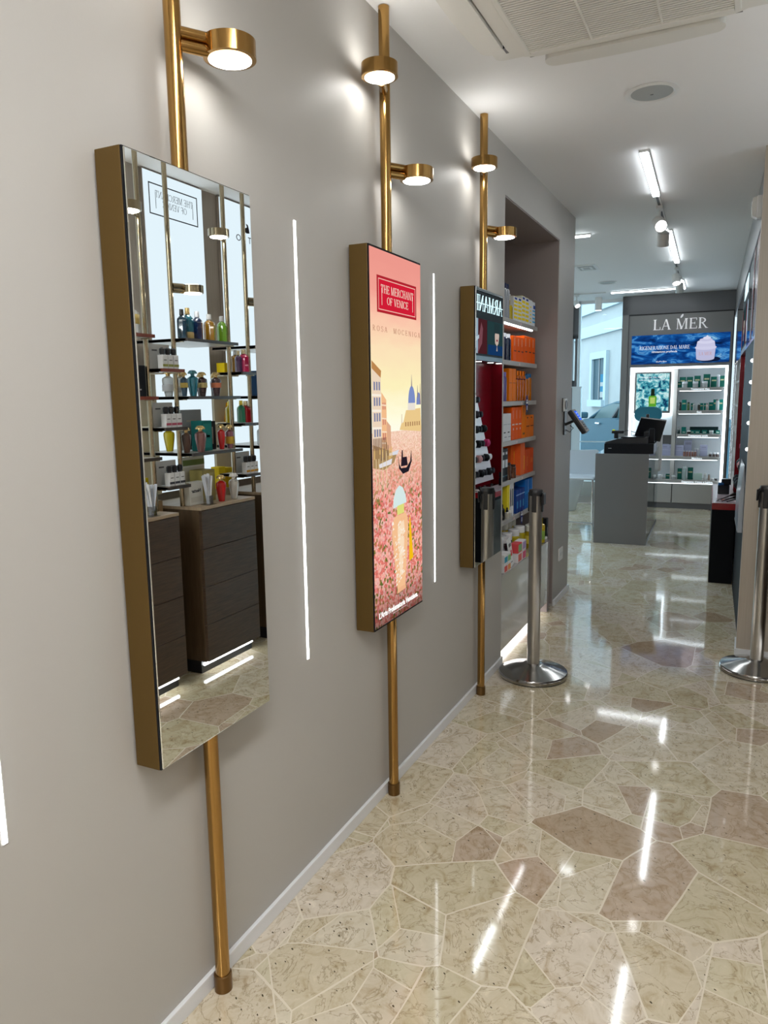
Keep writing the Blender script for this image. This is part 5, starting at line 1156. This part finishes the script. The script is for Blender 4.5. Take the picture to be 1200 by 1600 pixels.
# ================================================================== WHITE CHAIR AND POT BY THE WINDOW
WG = mat('white_gloss_plastic', (.60, .66, .70), .2)
t = thing('white_chair', 'white moulded chair behind the end of the left wall', 'chair', FP(-.60, -2.15, 0), A2)
b = B(); prof = [(-.30, .60), (-.30, .62), (.285, .62), (.285, .60)]
b.box(-.32, .27, -.01, .42, .575, .60, WG, .01); b.build('seat', None, t)
b = B()
Pb = [(-.30, .60), (.25, .60), (.265, .64), (.262, .83), (.255, .86), (.235, .875), (-.30, .86)]
b.prism(Pb, .40, .43, WG, 'xz'); b.build('backrest', None, t)
for x, y in ((.255, .0), (.255, .41), (-.30, .0), (-.30, .41)): b = B(); b.tube([(x, y, .58), (x+(.012 if x > 0 else -.012), y, 0)], .011, CHROME, 10); b.build('leg', None, t)
b = B(); b.tube([(-.30, .0, .115), (.258, .0, .10)], .012, CHROME, 10); b.build('stretcher', None, t)
t = thing('floor_pot', 'tall glossy white tapered pot by the shop window', 'pot', FP(-.93, -.55, 0))
b = B(); b.lathe([(.15, 0), (.155, .01), (.19, .15), (.245, .36), (.26, .45), (.235, .52), (.215, .535), (.215, .545), (.24, .55), (.24, .575), (.20, .575), (.20, .53)], WG, 40); b.build('pot_body', None, t)
b = B(); b.lathe([(.198, .545), (0, .55)], mat('white_pebbles', (.55, .6, .62), .7, bump=.8, bscale=60), 32); b.build('pebbles', None, t)

# ================================================================== FAR RIGHT WALL: makeup stand, vanity, lit cabinets
RED = mat('deep_red_gloss', (.17, .003, .008), .25, spec=.3)
def ft(name, label, cat, x, y, z, group=None): return thing(name, label, cat, FP(x, y, z), A2, group)
# red makeup stand
t = ft('makeup_stand', 'red and black makeup stand set into the far right wall', 'display stand', 1.0, -3.58, 0)
b = B(); b.box(.19, .215, -.50, .53, .60, 1.80, RED); b.box(.0, .215, .53, .555, .60, 1.80, RED); b.box(.02, .215, -.53, -.505, .60, 1.80, RED); b.build('red_lining', RED, t)
b = B(); b.box(0, .215, -.555, -.53, 0, 2.39, BLACKG); b.box(0, .215, .555, .575, 0, 2.39, BLACKG); b.box(0, .215, -.53, .555, 1.80, 1.84, BLACK); b.box(.03, .215, -.53, .555, 0, .60, BLACKG); b.build('carcass', None, t)
b = B()
for y in (-.40, -.10, .22, .46): b.lathe([(.028, -.002), (.028, 0)], emis('spot_on', (1, 1, 1), 8), 20, (.09, y, 1.80))
b.build('spot_light', None, t)
b = B(); b.box(0, .02, -.53, .555, 2.175, 2.39, mat('header_black', (.006, .007, .009), .6, spec=.1)); b.build('header', None, t)
wl2 = glow((.62, .85, .92), 1.3)
serif(t, 'header_lettering', 'ARMANI', (-.0005, -.06, 2.228), .135, wl2, '-x', w=.68, depth=.003, gap=.02, T=.15, t=.03, label='glowing white header letters')
b = B(); b.box(-.0036, -.0031, -.41, .29, 2.288, 2.296, wl2); b.build('letter_stroke', None, t)
b = B(); b.box(0.002, .02, -.53, .555, 1.84, 2.175, MATS['header_black']); sc_ = b.build('screen', None, t)
b = B()
b.box(0, .002, -.53, -.13, 1.86, 2.16, glow((.07, .015, .02), .8)); b.box(-.0006, 0, -.53, -.36, 1.86, 2.16, glow((.32, .42, .52), .8))
b.prism([(-.37, 1.86), (-.26, 1.95), (-.24, 2.08), (-.28, 2.13), (-.34, 2.0)], -.0012, 0, glow((.20, .07, .09), .8), 'yz')
b.prism([(-.53, 1.92), (-.34, 1.99), (-.34, 2.02), (-.53, 1.96)], -.0018, 0, glow((.50, .60, .70), .8), 'yz')
b.box(0, .002, -.12, .42, 1.86, 2.16, glow((.02, .05, .055), .8)); b.box(-.0006, 0, -.10, .38, 1.86, 1.95, glow((.008, .04, .13), .8))
O_ = -.10
b.prism([(.19+O_, 1.97), (.24+O_, 1.945), (.28+O_, 1.97), (.30+O_, 2.04), (.28+O_, 2.10), (.24+O_, 2.13), (.21+O_, 2.10), (.18+O_, 2.04)], -.0012, 0, glow((.60, .47, .41), .8), 'yz')
b.prism([(.215+O_, 1.995), (.24+O_, 1.985), (.265+O_, 1.995), (.24+O_, 2.01)], -.0018, 0, glow((.25, .01, .04), .8), 'yz')
b.box(-.0016, 0, .16+O_, .32+O_, 2.06, 2.15, glow((.02, .04, .045), .8)); b.prism([(.225+O_, 1.90), (.24+O_, 1.95), (.255+O_, 1.90)], -.0018, 0, glow((.5, .4, .36), .8), 'yz')
b.box(-.0008, 0, .43, .53, 1.86, 2.16, glow((.12, .004, .008), .8))
b.build('screen_picture', None, sc_)
# product riser inside the stand
t2 = ft('tester_riser', 'sloped pink tester riser covered with makeup in the red stand', 'display riser', 1.0, -4.02, .635)
b = B(); M = Matrix.Rotation(R(7.5), 4, 'Y')
b.prism([(-.04, .06), (.60, .06), (.36, .99), (-.04, .99)], .02, .035, mat('pink_white_board', (.70, .58, .60), .3), 'yz', M); b.build('board', None, t2)
b = B(); b.box(.014, .02, -.03, .35, .88, .96, paint((.45, .03, .10)), 0, M); b.build('colour_strip', None, t2)
rows = ['bottom', 'second', 'third', 'fourth', 'fifth', 'sixth']
kinds = [('black', (.012, .012, .014)), ('dark', (.02, .015, .02)), ('rose', (.5, .25, .25)), ('pale', (.7, .66, .66)), ('crimson', (.5, .03, .12))]
for rI in range(6):
    n_ = 6 - rI//2
    for k in range(n_):
        z = .15+.135*rI; wmax = .58-.24*(z-.06)/.93; y = .0+(wmax-.04)*k/(n_-1)
        kn, c = kinds[(rI*3+k*2) % 5 if (k+rI) % 3 == 0 else (k % 2)]
        q = M @ Vector((.003, y, z))
        b = B(); b.lathe([(.020, -.030), (.028, -.024), (.028, .010), (.018, .016)] if k % 2 else [(.014, -.045), (.034, -.03), (.036, .006), (.020, .012)], paint(c, .25), 12)
        o = b.build('makeup_tester'); o.location = FP(1.0+q.x, -4.02+q.y, .635+q.z); o.rotation_euler = (0, R(90), A2)
        tag(o, f'small {kn} makeup tester, {ORD[k]} from left in the {rows[rI]} row of the sloped riser', 'makeup', 'makeup testers on the pink riser')
# low black cabinet with red rim in front of it
t = ft('makeup_counter', 'low black makeup counter with dark red rim and pale top', 'counter', .83, -4.035, 0)
b = B(); b.box(0, .168, 0, 1.33, 0, .585, MATS['header_black'], .003); b.build('cabinet_body', None, t)
b = B(); b.box(-.002, .168, -.002, 1.332, .585, .635, mat('counter_rim_red', (.27, .004, .010), .2), .002); b.build('rim', None, t)
b = B(); b.box(.004, .166, .004, 1.326, .635, .638, mat('pink_white_top', (.62, .50, .52), .15)); b.build('counter_top', None, t)
b = B(); b.box(-.001, 0, .02, .66, .05, .56, BLACK); b.box(-.001, 0, .68, 1.31, .05, .56, BLACK); b.build('door_panel', None, t)
t = ft('makeup_organizer', 'black makeup organizer block with blue pots on the low counter', 'organizer', .915, -3.42, .638)
b = B(); b.box(-.045, .045, -.05, .05, 0, .075, BLACKG, .004); b.box(-.02, .055, -.02, .05, .075, .125, BLACKG, .004); b.build('block', None, t)
b = B()
for k in range(4): b.cyl(.012, 0.075, .092, paint((.02, .10, .25), .2), 12, (-.03+.02*(k % 2), -.04+.025*k, 0))
b.build('pots', None, t)
for k, (x0, y0, x1, y1) in enumerate(((.86, -3.98, 1.0, -3.55), (.90, -3.99, 1.01, -3.72), (.935, -4.0, 1.02, -3.82))):
    t = ft('makeup_brush', ['long black handled makeup brush lying across the counter', 'black makeup brush lying beside the longest brush', 'shortest black makeup brush at the counter front'][k], 'brush', 0, 0, 0, 'makeup brushes on the low counter')
    t.location = FP(x0, y0, .6465)
    b = B(); b.tube([(0, 0, 0), ((x1-x0)*.7, (y1-y0)*.7, .006)], [.004, .0065], BLACK, 8); b.build('handle', None, t)
    b = B(); b.tube([((x1-x0)*.7, (y1-y0)*.7, .006), (x1-x0, y1-y0, .006)], [.006, .014], paint((.03, .02, .02), .8), 8); b.build('bristles', None, t)
for k, (x, y, c, nm) in enumerate(((.875, -3.93, (.75, .75, .78), 'silver'), (.90, -3.85, (.6, .3, .3), 'rose'), (1.005, -3.93, (.75, .6, .6), 'blush'))):
    t = ft('compact_case', f'{nm} round makeup compact on the low counter', 'makeup', x, y, .638, 'compacts on the low counter'); b = B(); b.lathe([(.018, 0), (.019, .002), (.019, .008), (.016, .010)], paint(c, .2), 20); b.build('case', None, t)
# pale lit cabinet bay between stand and skincare wall
t = ft('lit_display_cabinet', 'pale lit display bay between red stand and skincare unit', 'display cabinet', 1.0, -1.92, 0)
b = B(); b.box(0, .21, -1.07, -1.055, 0, 2.39, SHELFG); b.box(0, .21, .93, .95, 0, 2.39, SHELFG); b.box(.195, .21, -1.05, .93, .60, 1.79, PANELM); b.box(0, .21, -1.05, .93, 0, .60, SHELFG); b.box(0, .02, -1.05, .93, 1.80, 2.39, mat('smoked_gloss_panel', (.10, .13, .15), .04, coat=1)); b.box(0.0, .02, -.4, -.39, 1.8, 2.39, BLACK); b.build('carcass', None, t)
for z in (.85, 1.10, 1.35, 1.58):
    b = B(); b.box(.01, .19, -1.05, .93, z, z+.02, SHELFG); b.build('shelf', None, t)
b = B(); b.box(-.01, .0, .30, .34, .62, 1.79, CHROME); b.box(-.01, .0, -.3, -.26, .62, 1.79, CHROME); b.build('light_rail', None, t)
b = B(); b.box(-.002, .002, -1.05, .93, 1.785, 1.80, CHROME); b.build('edge_trim', None, t)
# black vanity bay with bulbs beside the pilaster
t = ft('vanity_unit', 'black vanity unit with round bulbs beside the pale pilaster', 'vanity', 1.0, -4.90, 0)
b = B(); b.box(0, .21, -.68, .74, .0, 1.80, MATS['header_black']); b.box(0, .21, -.68, .74, 1.80, 2.39, MATS['smoked_gloss_panel']); b.build('panel', None, t)
b = B(); b.box(-.002, 0, .02, .22, 1.82, 2.39, RED); b.box(-.002, 0, -.45, -.22, 1.82, 2.39, RED); b.build('red_stripe', None, t)
b = B(); b.box(-.004, 0, -.68, .74, 1.79, 1.81, CHROME); b.build('edge_trim', None, t)
for z in (1.66, 1.54, 1.42, 1.31, 1.16):
    b = B(); b.lathe([(.006, 0), (.007, .004), (.011, .010), (.009, .018), (0, .022)], emis('vanity_bulb', (1, 1, 1), 4), 14, axis='x', M=Matrix.Translation((0, -.655, z)) @ Matrix.Scale(-1, 4, (1, 0, 0))); b.build('bulb', None, t)
t = ft('acrylic_organizer', 'stepped clear acrylic organizer by the vanity panel', 'organizer', .985, -5.0, .62)
b = B(); acr = mat('frosted_acrylic', (.50, .56, .62), .15)
b.prism([(-.012, 0), (.0145, 0), (.0145, .30), (0.008, .42), (-.004, .30), (-.012, .20)], -.25, .30, acr, 'xz'); b.box(-.014, -.012, -.25, .30, .0, .012, BLACK); b.build('tiers', None, t)
